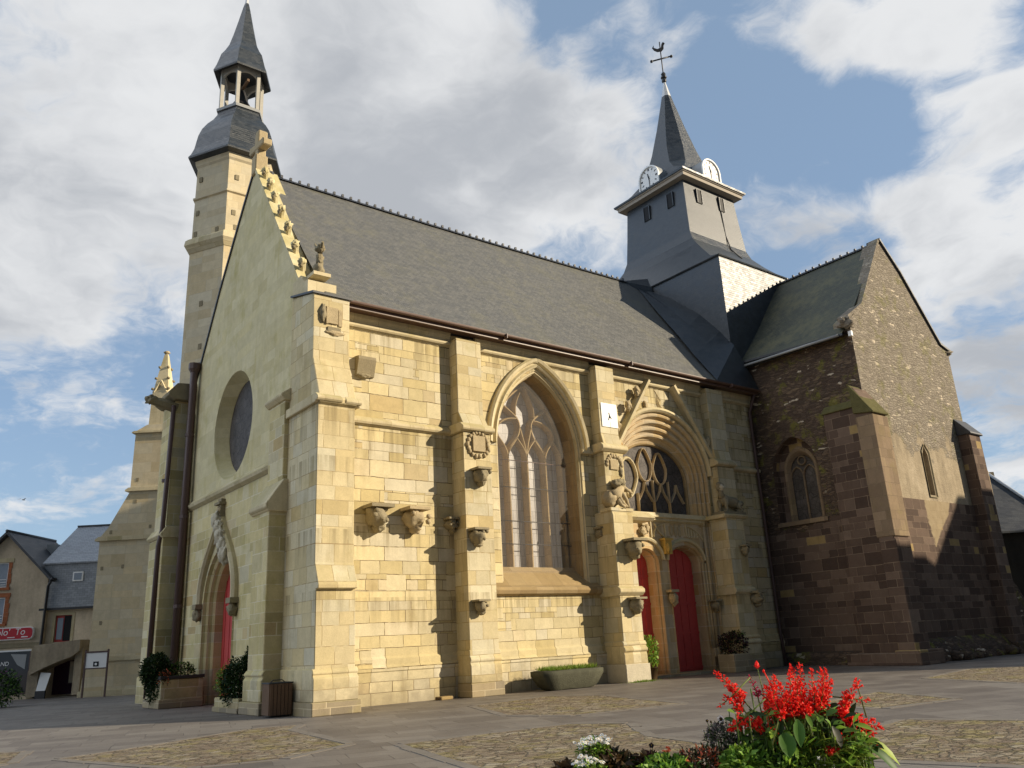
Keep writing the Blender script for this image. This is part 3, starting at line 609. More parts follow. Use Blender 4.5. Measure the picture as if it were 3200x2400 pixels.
for w, y in ((0, 0),):
    bar(pointed(WC, WW-.34, WS, WA-.42, 14, 4.0), .14)
part(b, 'tracery', glass)
b = MB()
for z in (8.12, 7.1, 5.84, 5.0): b.tube([(10.1, .68, z), (13.85, .68, z)], .016, M_PIPE if z > 8 else M_IRON, 6)
for k in range(4): b.tube([(tc+(k-1.5)*sp+.08, 1.03, 4.1), (tc+(k-1.5)*sp+.08, 1.03, 8.6)], .010, M_IRON, 5)
part(b, 'saddle_bars', glass)
b = MB(); b.xz(pointed(WC, WW-.172, WS, WA-.22, 16, 3.78), .44, .446, M_SHEET); tag(part(b, 'protective_sheet', glass), 'dusty clear sheet fixed in front of the tracery')
# ---- portal
b = MB()
def pl(w, z, y): return [(x, y, zz) for x, zz in pointed(PC, w, PS, z, 18, .0)]
orders = []
w, z, y = PW, PA, 0.0
for i in range(4):
    orders += [(w, z, y), (w-.015, z-.03, y-.05), (w-.05, z-.09, y-.075), (w-.09, z-.16, y-.05), (w-.105, z-.19, y+.02), (w-.12, z-.215, y+.11)]
    w -= .145; z -= .265; y += .135
orders += [(w, z, y), (w-.03, z-.03, y+.05), (w-.05, z-.12, y+.10), (w-.06, z-.14, .80)]
b.loops([pl(*o) for o in orders], M_PORT, False, smooth=False)
portal = part(b, 'portal_archway')
b = MB()
ho = [(2.79, 10.73, .02), (2.80, 10.75, -.16), (2.86, 10.82, -.24), (2.95, 10.93, -.2), (2.98, 10.97, -.06), (2.99, 10.98, .02)]
b.loops([[(x, yy, zz) for x, zz in pointed(PC, w, PS+.15, z, 18)] for w, z, yy in ho], M_TRIM, False)
for a, c in (((15.86, 9.0), (18.05, 12.06)), ((21.85, 8.75), (19.62, 12.06))):
    b.bar([a, c], .24, XZ, -.34, .02, M_TRIM, .5)
part(b, 'portal_hood_and_gable', portal)
def crocket(c, s, m, par, seed, name='crocket'):
    b = MB(); b.blob(c, (s*.8, s*.7, s), m, seed, .45, 1.5, 2); b.blob((c[0]-s*.4, c[1]-s*.2, c[2]-s*.9), (s*.45, s*.5, s*.7), m, seed+4, .3); return part(b, name, par)
for i, c in enumerate([(17.30, -.22, 11.52), (16.72, -.22, 10.78), (15.98, -.22, 9.82), (21.55, -.22, 9.75)]): crocket(c, .19, M_STAT, portal, i)
b = MB(); [b.bar(bez((18.6+.1*k, 11.75-.12*k), (18.95+.05*k, 11.6-.1*k), (18.5, 11.3), (18.75+.12*k, 11.0-.02*k)), .035, XZ, -.022, .004, M_WALL2) for k in range(4)]; part(b, 'worn_relief', portal)
for c_, q_ in (((17.95, -.05, 11.0), 12), ((19.72, -.05, 10.75), 14)): b = MB(); b.blob(c_, (.13, .07, .19), M_STAT, q_, .5); part(b, 'carved_head', portal)
TW = w-.06
b = MB(); b.xz(pointed(PC, TW+.02, PS, z-.12, 16, 6.5), .74, .79, M_GLASSD); tymp = part(b, 'tympanum_window')
b = MB(); Y0, Y1 = .60, .75
bar(pointed(PC, TW-.04, PS, z-.17, 16, 6.5), .12)
def drop(cx, cz, rx, rz, flip=1):
    return [(cx+rx*sin(2*pi*t/20)*(1-.45*max(0, -flip*cos(2*pi*t/20))), cz+rz*cos(2*pi*t/20)) for t in range(21)]
BM = M_TRIM; bar(drop(PC-1.42, 7.95, .50, .82), .15); BM = M_PORT; bar(drop(PC-.42, 8.55, .42, .72, -1), .06); bar(drop(PC+.50, 8.45, .42, .70, -1), .06)  # left drop paler: the sun on it is put into the stone colour
for k, zt in ((-.95, 7.3), (0, 7.9), (.95, 7.9)): bar([(PC+k, 6.5), (PC+k, zt)], .07)
for k in (-.5, .5, 1.45): bar([(PC+k-.42, 7.0), (PC+k-.1, 7.45), (PC+k, 7.8)], .05); bar([(PC+k+.42, 7.0), (PC+k+.1, 7.45), (PC+k, 7.8)], .05)
part(b, 'tracery', tymp)
b = MB(); b.yz([(.8, 6.56), (.02, 6.40), (-.02, 6.22), (.10, 6.18), (.2, 6.16), (.8, 6.16)], PC-2.35, PC+2.45, M_TRIM); part(b, 'window_sill', tymp)
# infill wall with two doors
D1, D2 = (16.62, 18.08), (18.80, 20.62)
b = MB()
def dl(d, gx, zt, y): return [(x, y, zz) for x, zz in pointed((d[0]+d[1])/2, (d[1]-d[0])/2+gx, 4.35, zt, 10, .0)]
a1 = [(p[0], p[2]) for p in dl(D1, .0, 4.98, 0)]; a2 = [(p[0], p[2]) for p in dl(D2, .22, 5.16, 0)]
outer = [(PC-2.3, 0)]+a1+a2+[(PC+2.45, 0), (PC+2.45, 6.2), (PC-2.3, 6.2)]
b.xz(outer, .22, .75, M_PORT, back=False)
for d, g0, zz in ((D1, .0, 4.98), (D2, .22, 5.16)):
    b.loops([dl(d, g0+e, zz+f, yy) for e, f, yy in ((.0, .0, .22), (-.03, -.03, .18), (-.07, -.06, .24), (-.08, -.07, .34), (-.11, -.10, .31), (-.15, -.13, .38), (-.16, -.14, .78))], M_PORT, False)
for d in (D1, D2):
    c = (d[0]+d[1])/2; hw = (d[1]-d[0])/2+.18
    b.loops([[(x, yy, zz) for x, zz in pointed(c, hw+e, 4.5, 5.28+e, 10)] for e, yy in ((0, .24), (.0, .12), (.07, .08), (.13, .14), (.14, .24))], M_TRIM, False)
part(b, 'portal_lintel_wall', portal)
b = MB(); b.yz([(.24, 6.2), (.08, 6.18), (.06, 6.1), (.24, 6.02)], PC-2.0, PC+2.42, M_TRIM); b.xz([(PC+2.30, 5.3), (PC+2.42, 5.3), (PC+2.42, 6.1), (PC+2.30, 6.1)], .10, .24, M_TRIM)
for q in (bez((17.9, 5.42), (17.95, 5.85), (18.3, 5.95), (18.55, 5.98)), bez((18.55, 5.42), (18.2, 5.6), (18.1, 5.8), (18.0, 6.0)), [(18.6, 5.42), (18.6, 6.0)], bez((19.9, 5.95), (20.3, 5.9), (20.7, 5.7), (20.9, 5.4)), [(19.9, 5.5), (19.9, 6.0)], [(17.75, 5.4), (17.75, 6.05)]):
    b.bar(q, .06, XZ, .15, .23, M_TRIM, .6)
for k in range(4): b.bar([(20.05+k*.17, 5.45), (20.05+k*.17, 5.86-k*.06)], .05, XZ, .16, .23, M_TRIM)
for k in range(3): b.blob((19.0+k*.25, .22, 5.7), (.09, .05, .26), M_STAT, k+20, .4)
b.blob((17.25, .16, 5.62), (.20, .10, .2), M_STAT, 3, .6); b.blob((17.5, .16, 5.75), (.12, .09, .18), M_STAT, 8, .5); b.box(17.18, 17.36, .08, .22, 5.85, 6.15, M_STAT)
part(b, 'carved_frieze', portal)
b = MB(); b.box(18.28, 18.66, -.05, .22, 4.72, 5.28, M_GOLD); b.box(18.22, 18.72, -.10, .24, 5.28, 5.36, M_GOLD); b.blob((18.40, -.06, 4.95), (.09, .08, .22), M_GOLD, 4, .4); part(b, 'corbel', portal)
for z0, m in ((2.9, M_STAT),):
    b = MB(); b.box(18.30, 18.75, -.10, .24, z0+.3, z0+.40, m); b.blob((18.52, .04, z0+.05), (.17, .17, .28), m, 6, .5); part(b, 'corbel', portal)
for i, d in enumerate((D1, D2)):
    b = MB(); x0, x1 = d[0]-.1, d[1]+.05; b.box(x0, x1, .77, .84, .08, 5.15, M_RED)
    npl = 3 if i else 2
    for k in range(1, npl+1): xx = d[0]+(d[1]-d[0])*k/(npl+1); b.box(xx-.035, xx+.035, .745, .78, .1, 5.1, M_RED)
    for zz in (.18, 1.55, 2.75, 3.85): b.box(x0, x1, .735, .785, zz, zz+.09, M_RED)
    dr = part(b, 'door', portal)
b = MB(); b.box(16.2, 21.0, -.25, .8, 0, .10, M_BASE); part(b, 'doorstep', portal)
# roll mouldings on the right jamb
b = MB()
for xx, yy, r, z1 in ((20.86, .16, .045, 4.4), (20.98, .12, .06, 6.0), (21.10, .16, .05, 6.0), (21.22, -.02, .05, 6.1), (20.72, .22, .05, 4.4)): b.tube([(xx, yy, .95), (xx, yy, z1)], r, M_PORT, 8)
for xx, yy in ((20.86, .16), (20.98, .12), (21.10, .16), (21.22, -.02)): b.ring((xx, yy), [(.085, .6), (.085, .85), (.06, .95)], 8, M_PORT)
part(b, 'jamb_shafts', portal)
# ---- carved corbels, shields
def corbel(c, s, m, seed, par, nm='corbel'):
    b = MB(); x, y, z = c; r = random.Random(seed); s = s*1.15
    b.box(x-s*.62, x+s*.62, y-s*1.05, y+.1, z+s*.42, z+s*.58, m)
    b.blob((x-s*.05, y-s*.42, z), (s*.50, s*.62, s*.55), m, seed, .35, 1.3)
    for k in range(6): b.blob((x+r.uniform(-.45, .55)*s, y-s*r.uniform(.55, 1.0), z+s*r.uniform(-.25, .38)), (s*.17, s*.17, s*.15), m, seed+k, .4, 2, 1)
    b.blob((x+s*.1, y-s*.3, z-s*.5), (s*.3, s*.4, s*.25), m, seed+9, .4)
    return part(b, nm, par)
corbel((4.95, 0, 5.56), .56, M_STATG, 1, wall); corbel((6.30, 0, 5.56), .54, M_STAT, 2, wall)
corbel((7.80, 0, 5.45), .34, M_STATG, 3, wall); corbel((8.52, -.74, 7.02), .40, M_STATG, 4, but2); corbel((8.30, -.74, 4.98), .40, M_STATG, 5, but2); corbel((8.32, -.8, 2.74), .32, M_STATG, 6, but2)
corbel((14.62, 0, 5.4), .34, M_STATG, 7, but3); corbel((15.25, -1.0, 4.75), .50, M_STATG, 8, but3); corbel((15.15, -1.0, 2.68), .40, M_STATG, 9, but3)
corbel((22.05, -.95, 4.85), .30, M_STATG, 10, pierR); corbel((22.40, -.93, 2.85), .42, M_STATG, 11, pierR); corbel((20.95, .1, 2.65), .32, M_STATG, 12, portal)
b = MB()
b.box(8.32, 8.82, -.86, -.75, 7.90, 8.44, M_STAT); r = random.Random(4)
for k in range(18):
    a = k/18*2*pi; b.blob((8.57+.43*cos(a)+r.uniform(-.04, .04), -.79, 8.15+.42*sin(a)), (.085, .07, .10), M_STAT, k, .5, 1.7, 1)
part(b, 'carved_coat_of_arms', but2)
b = MB()
for k in range(11):
    a = pi*(k/10); b.blob((15.22+.40*cos(a), -.60, 8.05+.36*sin(a)), (.09, .06, .10), M_STAT, k+30, .5, 1.7, 1)
b.box(14.98, 15.4, -.64, -.57, 7.85, 8.25, M_STAT); b.blob((15.55, -.6, 7.8), (.10, .06, .2), M_STATG, 44, .4)
part(b, 'carved_coat_of_arms', but3)
b = MB(); b.yz([(.02, 10.2), (-.10, 10.22), (-.26, 10.75), (-.24, 10.86), (.02, 10.9)], 4.28, 4.92, M_STATG); b.blob((4.5, -.1, 10.22), (.25, .10, .08), M_STATG, 13, .5); part(b, 'broken_boss', wall)
# ---- beasts on the portal piers
def beast(name, ox, oy, oz, m1, m2, fx, par, lab):
    b = MB(); P = lambda x, y, z: (ox+fx*x, oy+y, oz+z)
    b.box(ox-.75, ox+.75, oy-.30, oy+.35, oz-.12, oz, m1)
    body = [P(-.62, 0, .36), P(-.35, 0, .44), P(.0, 0, .47), P(.32, 0, .52), P(.45, -.02, .66)]
    b.tube(body, [.20, .25, .22, .26, .18], m1, 10)
    for lx, ly in ((.36, -.18), (.40, .14)): b.tube([P(lx, ly, .50), P(lx+.08, ly-.02, .26), P(lx+.05, ly-.03, .04), P(lx+.20, ly-.05, .02)], [.13, .08, .055, .05], m1, 8)
    for lx, ly in ((-.52, -.20), (-.50, .18)): b.tube([P(lx, ly, .40), P(lx+.18, ly-.05, .22), P(lx-.08, ly-.05, .10), P(lx+.14, ly-.08, .02)], [.17, .11, .07, .05], m1, 8)
    b.tube([P(.45, -.02, .62), P(.50, -.04, .84), P(.52, -.08, .98)], [.17, .12, .10], m1, 9)
    b.blob(P(.53, -.10, 1.06), (.14, .15, .18), m2, 5, .2); b.blob(P(.53, -.05, 1.10), (.18, .15, .20), m1, 7, .35); b.blob(P(.53, -.22, 1.05), (.05, .06, .07), m2, 8, .1, 1.5, 1)
    b.tube([P(-.66, .02, .38), P(-.86, .05, .30), P(-.92, .02, .12), P(-.72, -.10, .05)], [.06, .05, .045, .06], m1, 7)
    return tag(part(b, name, par), lab)
beast('carved_beast', 21.95, -.62, 6.50, M_STATG, M_PALE, -1, pierR, 'crouching stone beast with a human head facing left')
b = MB(); ox, oy, oz = 15.05, -.68, 6.28
b.box(ox-.6, ox+.6, oy-.3, oy+.3, oz-.12, oz, M_BUT); b.blob((ox-.30, oy, oz+.34), (.36, .30, .36), M_STAT, 3, .3)
b.tube([(ox-.3, oy, oz+.45), (ox+.0, oy-.08, oz+.55), (ox+.22, oy-.12, oz+.85)], [.28, .24, .15], M_STAT, 9)
b.blob((ox+.02, oy-.1, oz+.98), (.24, .2, .18), M_STATG, 9, .5, 2.2); b.blob((ox+.22, oy-.14, oz+1.02), (.17, .16, .15), M_STATG, 4, .5, 2)
for q in (([(ox+.15, oy-.1, oz+.8), (ox+.42, oy-.15, oz+.82), (ox+.70, oy-.2, oz+.62)]), ([(ox+.45, oy-.1, oz+.75), (ox+.7, oy-.1, oz+.74), (ox+.74, oy-.1, oz+.5)])): b.tube(q, [.09, .07, .05], M_STAT, 7)
for q in (([(ox+.1, oy-.15, oz+.7), (ox+.28, oy-.28, oz+.35), (ox+.42, oy-.25, oz+.03)]), ([(ox+.0, oy-.2, oz+.4), (ox+.05, oy-.32, oz+.18), (ox+.25, oy-.34, oz+.04)]), ([(ox-.15, oy-.25, oz+.3), (ox-.05, oy-.34, oz+.10), (ox+.12, oy-.36, oz+.04)])): b.tube(q, [.11, .08, .06], M_STAT, 7)
tag(part(b, 'carved_beast', but3), 'broken seated stone beast with open jaws')

# ---- west front
FX = 2.5
b = MB()
RC, RR = (6.5, 9.88), 2.06
DC, DW = 7.02, 1.72
GA = (5.36, 20.25); GS = (.28, 13.0); GN = [(6.7, 18.78), (8.85, 16.3), (10.72, 13.8), (11.7, 12.6)]
circ = [(RC[0]+RR*cos(2*pi*k/40), RC[1]+RR*sin(2*pi*k/40)) for k in range(40)]
def wd(w, za, x): return [(x, y, z) for y, z in pointed(DC, w, 3.35, za, 12, 0.0)]
low = [(.0, 0), (DC-DW, 0)]+[(p[1], p[2]) for p in wd(DW, 5.55, 0)][1:-1]+[(DC+DW, 0), (11.7, 0), (11.7, 7.45), (0, 7.45)]
b.yz(low, FX, FX+.9, M_WEST, back=False)
b.yz([(0, 7.45), (11.7, 7.45)]+GN[::-1]+[GA, GS, (0, 12.9)], FX, FX+.9, M_GABLE, holes=[circ], back=False)
west = part(b, 'west_front')
b = MB(); b.loops([[(x, RC[0]+r*cos(2*pi*k/40), RC[1]+r*sin(2*pi*k/40)) for k in range(40)] for r, x in ((RR, FX), (RR-.02, FX+.04), (RR-.10, FX+.2), (RR-.26, FX+.50), (RR-.26, FX+.8))], M_GABLE, True, smooth=False)
rw = part(b, 'round_window_surround', west)
b = MB(); b.yz([(RC[0]+(RR-.26)*cos(2*pi*k/40), RC[1]+(RR-.26)*sin(2*pi*k/40)) for k in range(40)], FX+.52, FX+.56, M_GLASSD); part(b, 'round_window', west)
b = MB(); b.ext([(-.02, 7.30), (-.14, 7.40), (-.18, 7.50), (-.12, 7.56), (.02, 7.72)], lambda u, w, d: (FX+u, d, w), 1.5, 11.6, M_TRIM); part(b, 'string_course', west)
b = MB()
b.loops([wd(w, za, FX+x) for w, za, x in ((DW, 5.55, 0), (DW-.04, 5.48, -.05), (DW-.10, 5.40, -.03), (DW-.13, 5.36, .10), (DW-.20, 5.28, .07), (DW-.27, 5.2, .14), (DW-.29, 5.17, .28), (DW-.36, 5.1, .26), (DW-.42, 5.02, .34), (DW-.45, 4.95, .75))], M_WEST, False)
wdoor = part(b, 'west_doorway', west)
for sg in (1, -1):
    b = MB(); q = lambda u, z: (DC+sg*u, z)
    b.bar([q(1.86, 3.5)]+bez(q(1.86, 3.9), q(1.75, 5.0), q(.65, 5.6), q(.0, 6.6)), .26, lambda u, w, d: (FX+d, u, w), -.22, .02, M_TRIM, .35)
    part(b, 'hood_mould', wdoor)
    b = MB(); b.box(FX-.30, FX+.05, DC+sg*1.86-.22, DC+sg*1.86+.22, 3.32, 3.5, M_STATG); b.blob((FX-.12, DC+sg*1.86, 3.12), (.18, .19, .24), M_STATG, 3+sg, .3); part(b, 'corbel', wdoor)
b = MB()
for k in range(5):
    t = k/4; b.blob((FX-.25, DC-.05-1.05*t, 6.35-1.35*t), (.16, .22, .32), M_PALE, k+2, .5, 1.8)
tag(part(b, 'crockets', wdoor), 'pale broken carved leaves')
b = MB(); b.box(FX-.16, FX+.02, DC-.20, DC+.12, 6.5, 7.15, M_STATG); b.box(FX-.26, FX+.02, DC-.30, DC+.26, 6.93, 7.02, M_STATG); b.box(FX-.2, FX+.02, DC-.25, DC+.2, 6.5, 6.58, M_STATG); b.blob((FX-.12, DC-.04, 6.72), (.12, .14, .2), M_STAT, 6, .4); part(b, 'finial', wdoor)
b = MB(); b.box(FX+.62, FX+.70, DC-1.35, DC+1.35, 0, 5.2, M_RED)
for k in range(-2, 3): b.box(FX+.60, FX+.63, DC+k*.5-.02, DC+k*.5+.02, .1, 5.1, M_RED)
part(b, 'door', wdoor)
# coping with crockets
b = MB()
sl = (GA[1]-GS[1])/(GA[0]-GS[0])
def cop(p, q, dz=.22): return [(p[0], p[1]-.05), (q[0], q[1]-.05), (q[0], q[1]+dz), (p[0], p[1]+dz)]
b.yz(cop((GS[0], GS[1]), (GA[0], GA[1]), .20), FX-.08, FX+.50, M_GABLE)
b.yz([(-.45, 12.62), (.75, 12.62), (.75, 13.35), (.15, 13.42), (-.15, 13.1), (-.45, 13.05)], FX-.14, FX+.85, M_TRIM)
cope = part(b, 'gable_coping')
b = MB()
pts = [GA]+GN
for p, q in zip(pts[:-1], pts[1:]): b.yz(cop(p, q, .10), FX-.06, FX+.75, M_SLATED)
part(b, 'gable_verge')
for i, t in enumerate((.125, .235, .345, .475, .615, .76, .89)):
    y = GA[0]+(GS[0]-GA[0])*t; z = GA[1]+(GS[1]-GA[1])*t
    b = MB(); rr_ = random.Random(i); e_ = rr_.uniform(-.05, .05)
    b.tube([(FX+.22, y+.08, z+.08), (FX+.18, y-.05, z+.25), (FX+.13, y-.19+e_, z+.38), (FX+.07, y-.29+e_, z+.42)], [.13, .12, .13, .10], M_GABLE, 7, False); b.blob((FX+.09, y-.27+e_, z+.38), (.13, .12, .13), M_GABLE, i, .65, 2.2); b.blob((FX+.03, y-.25, z+.24), (.07, .10, .10), M_STATG, i+7, .5, 2)
    part(b, 'crocket', cope)
b = MB(); b.box(FX-.1, FX+.4, GA[0]-.25, GA[0]+.22, GA[1]-.3, GA[1]+.55, M_STAT); b.yz([(GA[0]-.75, GA[1]+.75), (GA[0]+.8, GA[1]+.95), (GA[0]+.8, GA[1]+1.35), (GA[0]+.22, GA[1]+1.2), (GA[0]+.14, GA[1]+1.75), (GA[0]-.22, GA[1]+1.7), (GA[0]-.22, GA[1]+1.1), (GA[0]-.75, GA[1]+1.05)], FX-.02, FX+.36, M_STAT)
b.yz([(GA[0]-.2, GA[1]+.4), (GA[0]+.2, GA[1]+.4), (GA[0]+.14, GA[1]+1), (GA[0]-.14, GA[1]+1)], FX, FX+.34, M_STAT); part(b, 'stone_cross', cope, bevel=.04)
b = MB(); b.box(FX+.05, FX+.65, -.45, .1, 13.3, 13.42, M_TRIM); b.blob((FX+.36, -.16, 13.64), (.17, .17, .28), M_STATG, 3, .4, 1.5); b.blob((FX+.36, -.18, 14.0), (.12, .13, .20), M_STATG, 8, .5, 1.8)
b.blob((FX+.34, -.26, 14.33), (.15, .18, .14), M_STATG, 5, .5, 2); b.tube([(FX+.34, -.36, 14.36), (FX+.30, -.55, 14.46)], [.09, .04], M_STATG, 7, False); b.tube([(FX+.40, -.14, 14.4), (FX+.42, .0, 14.62)], [.07, .03], M_STATG, 6, False); b.tube([(FX+.28, -.14, 14.4), (FX+.26, -.02, 14.6)], [.07, .03], M_STATG, 6, False)
part(b, 'carved_finial', cope)
# west buttresses
b = MB()
b.ext([(0, 1.1), (-.86, 1.1), (-.86, 5.72), (-.98, 5.78), (-.98, 5.9), (-.48, 6.62), (-.48, 9.18), (-.62, 9.24), (-.62, 9.34), (0, 9.75)], lambda u, w, d: (FX+u, d, w), .28, 1.5, M_WEST)
b.ext([(0, .34), (-.95, .34), (-.95, .92), (-.88, 1.0), (-.95, 1.06), (-.86, 1.18), (0, 1.18)], lambda u, w, d: (FX+u, d, w), .18, 1.58, M_WEST)
b.box(FX-1.02, FX, .1, 1.66, 0, .34, M_BASE)
b.ext([(0, 9.14), (-.52, 9.14), (-.64, 9.26), (-.64, 9.34), (0, 9.80)], lambda u, w, d: (FX+u, d, w), .18, 1.6, M_TRIM)
b.ext([(-.3, 5.66), (-.88, 5.66), (-1.0, 5.78), (-1.0, 5.88), (-.46, 6.66), (-.3, 6.66)], lambda u, w, d: (FX+u, d, w), .18, 1.6, M_TRIM)
part(b, 'buttress', bevel=.02)
b = MB()
b.box(1.74, FX+.6, 11.62, 13.4, 0, 12.1, M_WEST); b.box(1.62, FX+.6, 11.52, 13.5, 0, 6.35, M_WEST); b.box(1.55, FX+.6, 11.46, 13.55, 0, 1.0, M_WEST)
b.ext([(0, 6.3), (-.92, 6.3), (-1.02, 6.42), (-.8, 6.75), (0, 6.75)], lambda u, w, d: (FX+u, d, w), 11.42, 13.55, M_TRIM)
b.ext([(.5, 12.05), (-.84, 12.05), (-1.12, 12.22), (-1.12, 12.36), (-.80, 12.76), (.5, 12.86)], lambda u, w, d: (FX+u, d, w), 11.3, 13.5, M_STATG)
part(b, 'buttress', bevel=.02)
b = MB(); b.tube([(1.85, 11.78, 11.78), (1.3, 11.78, 11.92), (.78, 11.78, 12.0)], [.24, .22, .17], M_STATG, 7, False); b.blob((.80, 11.78, 12.02), (.2, .2, .2), M_STATG, 4, .5); part(b, 'gargoyle')
b = MB(); b.tube([(1.52, 11.85, .0), (1.55, 11.85, 6.0), (1.60, 11.62, 6.6), (1.66, 11.5, 11.8)], .095, M_PIPE, 9)
for z in (2.3, 5.2, 8.6): b.ring((1.56+.006*z, 11.87), [(.12, z), (.12, z+.12)], 9, M_PIPE)
tag(part(b, 'downpipe'), 'brown downpipe on the north-west buttress')
b = MB(); b.tube([(2.22, 11.0, .0), (2.25, 11.0, 13.3), (2.5, 11.0, 13.6)], .15, M_PIPE, 9); b.tube([(2.30, 11.35, .0), (2.32, 11.35, 11.5)], .10, M_ZINC, 8)
for z in (3.5, 7.0, 10.4): b.ring((2.24, 11.0), [(.18, z), (.18, z+.14)], 9, M_PIPE)
b.ring((2.25, 11.0), [(.16, 13.2), (.24, 13.35), (.24, 13.6)], 9, M_PIPE)
part(b, 'downpipe')
# ---- nave roof
EY, EZ, RY, RZ = -.66, 12.52, 5.36, 20.1
b = MB()
NX = 40
def sag(x): return -.10*sin(pi*(x-2.9)/21.5)
rows = []
for t, in [(k/10,) for k in range(11)]:
    y = EY+(RY-EY)*t; z = EZ+(RZ-EZ)*t - .16*sin(pi*t)*(1-t)
    rows.append([(2.95+21.7*i/NX, y, z+sag(2.95+21.7*i/NX)*t + .018*mnoise.noise(Vector((i*.9, t*7, 0)))) for i in range(NX+1)])
rows.append([(p[0], 11.3, 12.9) for p in rows[0]])
b.loops(rows, M_SLATE, False, smooth=False)
lower = [[(2.95+21.7*i/NX, EY, EZ-.07) for i in (0, NX)], [(2.95+21.7*i/NX, .2, EZ+.9) for i in (0, NX)]]
b.add([(2.95, EY, EZ), (24.65, EY, EZ), (24.65, EY, EZ-.07), (2.95, EY, EZ-.07), (24.65, .1, EZ-.05), (2.95, .1, EZ-.05)], [(0, 1, 2, 3), (3, 2, 4, 5)], M_SLATED)
roof = part(b, 'nave_roof')
b = MB()
for i in range(104):
    x = 3.2+i*.194; z = 20.12+sag(x)
    b.add([(x-.09, RY-.14, z-.08), (x+.09, RY-.14, z-.08), (x+.09, RY, z+.07), (x-.09, RY, z+.07), (x+.09, RY+.14, z-.08), (x-.09, RY+.14, z-.08)], [(0, 1, 2, 3), (3, 2, 4, 5), (1, 4, 2), (0, 3, 5)], M_SLATED)
    if i % 2 == 0: b.box(x-.045, x+.045, RY-.05, RY+.05, z+.05, z+.17, M_SLATED)
part(b, 'ridge_tiles', roof)
b = MB(); b.loops([[(x, EY-.02+.075*cos(a)-.06, EZ-.045+.075*sin(a)) for a in [pi*(1+k/6) for k in range(7)]]+[(x, EY+.0, EZ-.02), (x, EY-.15, EZ-.02)] for x in (3.5, 8, 14, 20, 25.2)], M_GUT, True, True)
b.box(3.5, 25.2, EY+.02, EY+.10, EZ-.22, EZ-.08, M_GUT); b.box(3.5, 25.2, EY+.1, -.1, EZ-.14, EZ-.09, M_GUT)
for x in (3.6, 10, 16.5, 23): b.box(x, x+.03, EY-.22, EY, EZ-.2, EZ-.02, M_PIPE)
part(b, 'gutter', roof)
b = MB(); b.tube([(25.0, -.6, 12.4), (25.02, -.32, 11.9), (24.98, -.16, 11.5), (25.0, -.15, 1.4), (25.0, -.22, 0)], .075, M_PIPE, 8); tag(part(b, 'downpipe'), 'brown downpipe where the nave meets the transept')
b = MB(); b.tube([(3.58, -.72, 12.5), (3.55, -.4, 12.1), (3.46, -.06, 11.7)], .06, M_ZINC, 7); part(b, 'gutter_outlet', roof)

# ---- north-west stair tower
T = (4.3, 13.16)
b = MB(); R6 = pi
b.ring(T, [(2.06, 0), (2.06, 12), (2.02, 19.75)], 6, M_TOWER, R6); b.ring(T, [(2.05, 19.7), (2.22, 19.95), (2.30, 20.05), (2.26, 20.30), (2.14, 20.42), (1.98, 20.50)], 6, M_TRIM, R6)
b.ring(T, [(1.97, 20.5), (1.95, 22.5), (2.05, 22.56), (2.05, 22.64), (1.95, 22.7), (1.93, 24.3), (2.02, 24.4), (2.10, 24.75)], 6, M_TOWER, R6)
stair = part(b, 'stair_tower')
r = random.Random(5)
def face_pt(k, t, z, off=.01, R=2.0):
    a0, a1 = R6+2*pi*k/6, R6+2*pi*(k+1)/6
    p0 = Vector((T[0]+R*cos(a0), T[1]+R*sin(a0), 0)); p1 = Vector((T[0]+R*cos(a1), T[1]+R*sin(a1), 0)); q = p0.lerp(p1, t); n = Vector((cos((a0+a1)/2), sin((a0+a1)/2), 0)); return q+n*off+Vector((0, 0, z)), (p1-p0).normalized(), n
for k, t, z in ((1, .22, 23.4), (1, .18, 21.5), (1, .25, 20.75), (0, .15, 23.6), (0, .12, 21.8), (0, .75, 20.65), (0, .1, 20.7), (0, .45, 17.0), (0, .5, 14.9)):
    c, tx, n = face_pt(k, t, z, -.02, 1.97 if z > 20 else 2.04); w_, h_ = .09, .13
    vs = [c+tx*a*w_+Vector((0, 0, bb*h_))+n*dd for dd in (.04, -.05) for a, bb in ((-1, -1), (1, -1), (1, 1), (-1, 1))]
    b = MB(); b.add(vs, [(0, 1, 2, 3), (0, 1, 5, 4), (1, 2, 6, 5), (2, 3, 7, 6), (3, 0, 4, 7)], M_STATG); part(b, 'putlog_hole', stair)
b = MB(); c, tx, n = face_pt(0, .55, 13.1, .0, 2.05)
for a0, a1, z0, z1, dd, m in ((-.42, .42, -.75, .75, .03, M_TRIM), (-.28, .28, -.6, .6, .05, M_BLACK), (-.50, .50, -.95, -.72, .08, M_TRIM)):
    vs = [c+tx*a+Vector((0, 0, z))+n*q for q in (dd, -.1) for a, z in ((a0, z0), (a1, z0), (a1, z1), (a0, z1))]; b.add(vs, [(0, 1, 2, 3), (0, 1, 5, 4), (1, 2, 6, 5), (2, 3, 7, 6), (3, 0, 4, 7)], m)
part(b, 'stair_window', stair)
b = MB(); b.ring(T, [(2.02, 24.62), (2.40, 24.72), (2.42, 24.80), (2.30, 24.98), (2.16, 25.35), (2.10, 25.7), (2.02, 26.15), (1.86, 26.6), (1.62, 27.0), (1.34, 27.35), (1.18, 27.65), (1.14, 27.9)], 6, M_SLATEB, R6); part(b, 'bell_shaped_roof', stair)
b = MB(); b.ring(T, [(1.22, 27.86), (1.24, 28.0), (1.10, 28.06)], 6, M_ZINC, R6)
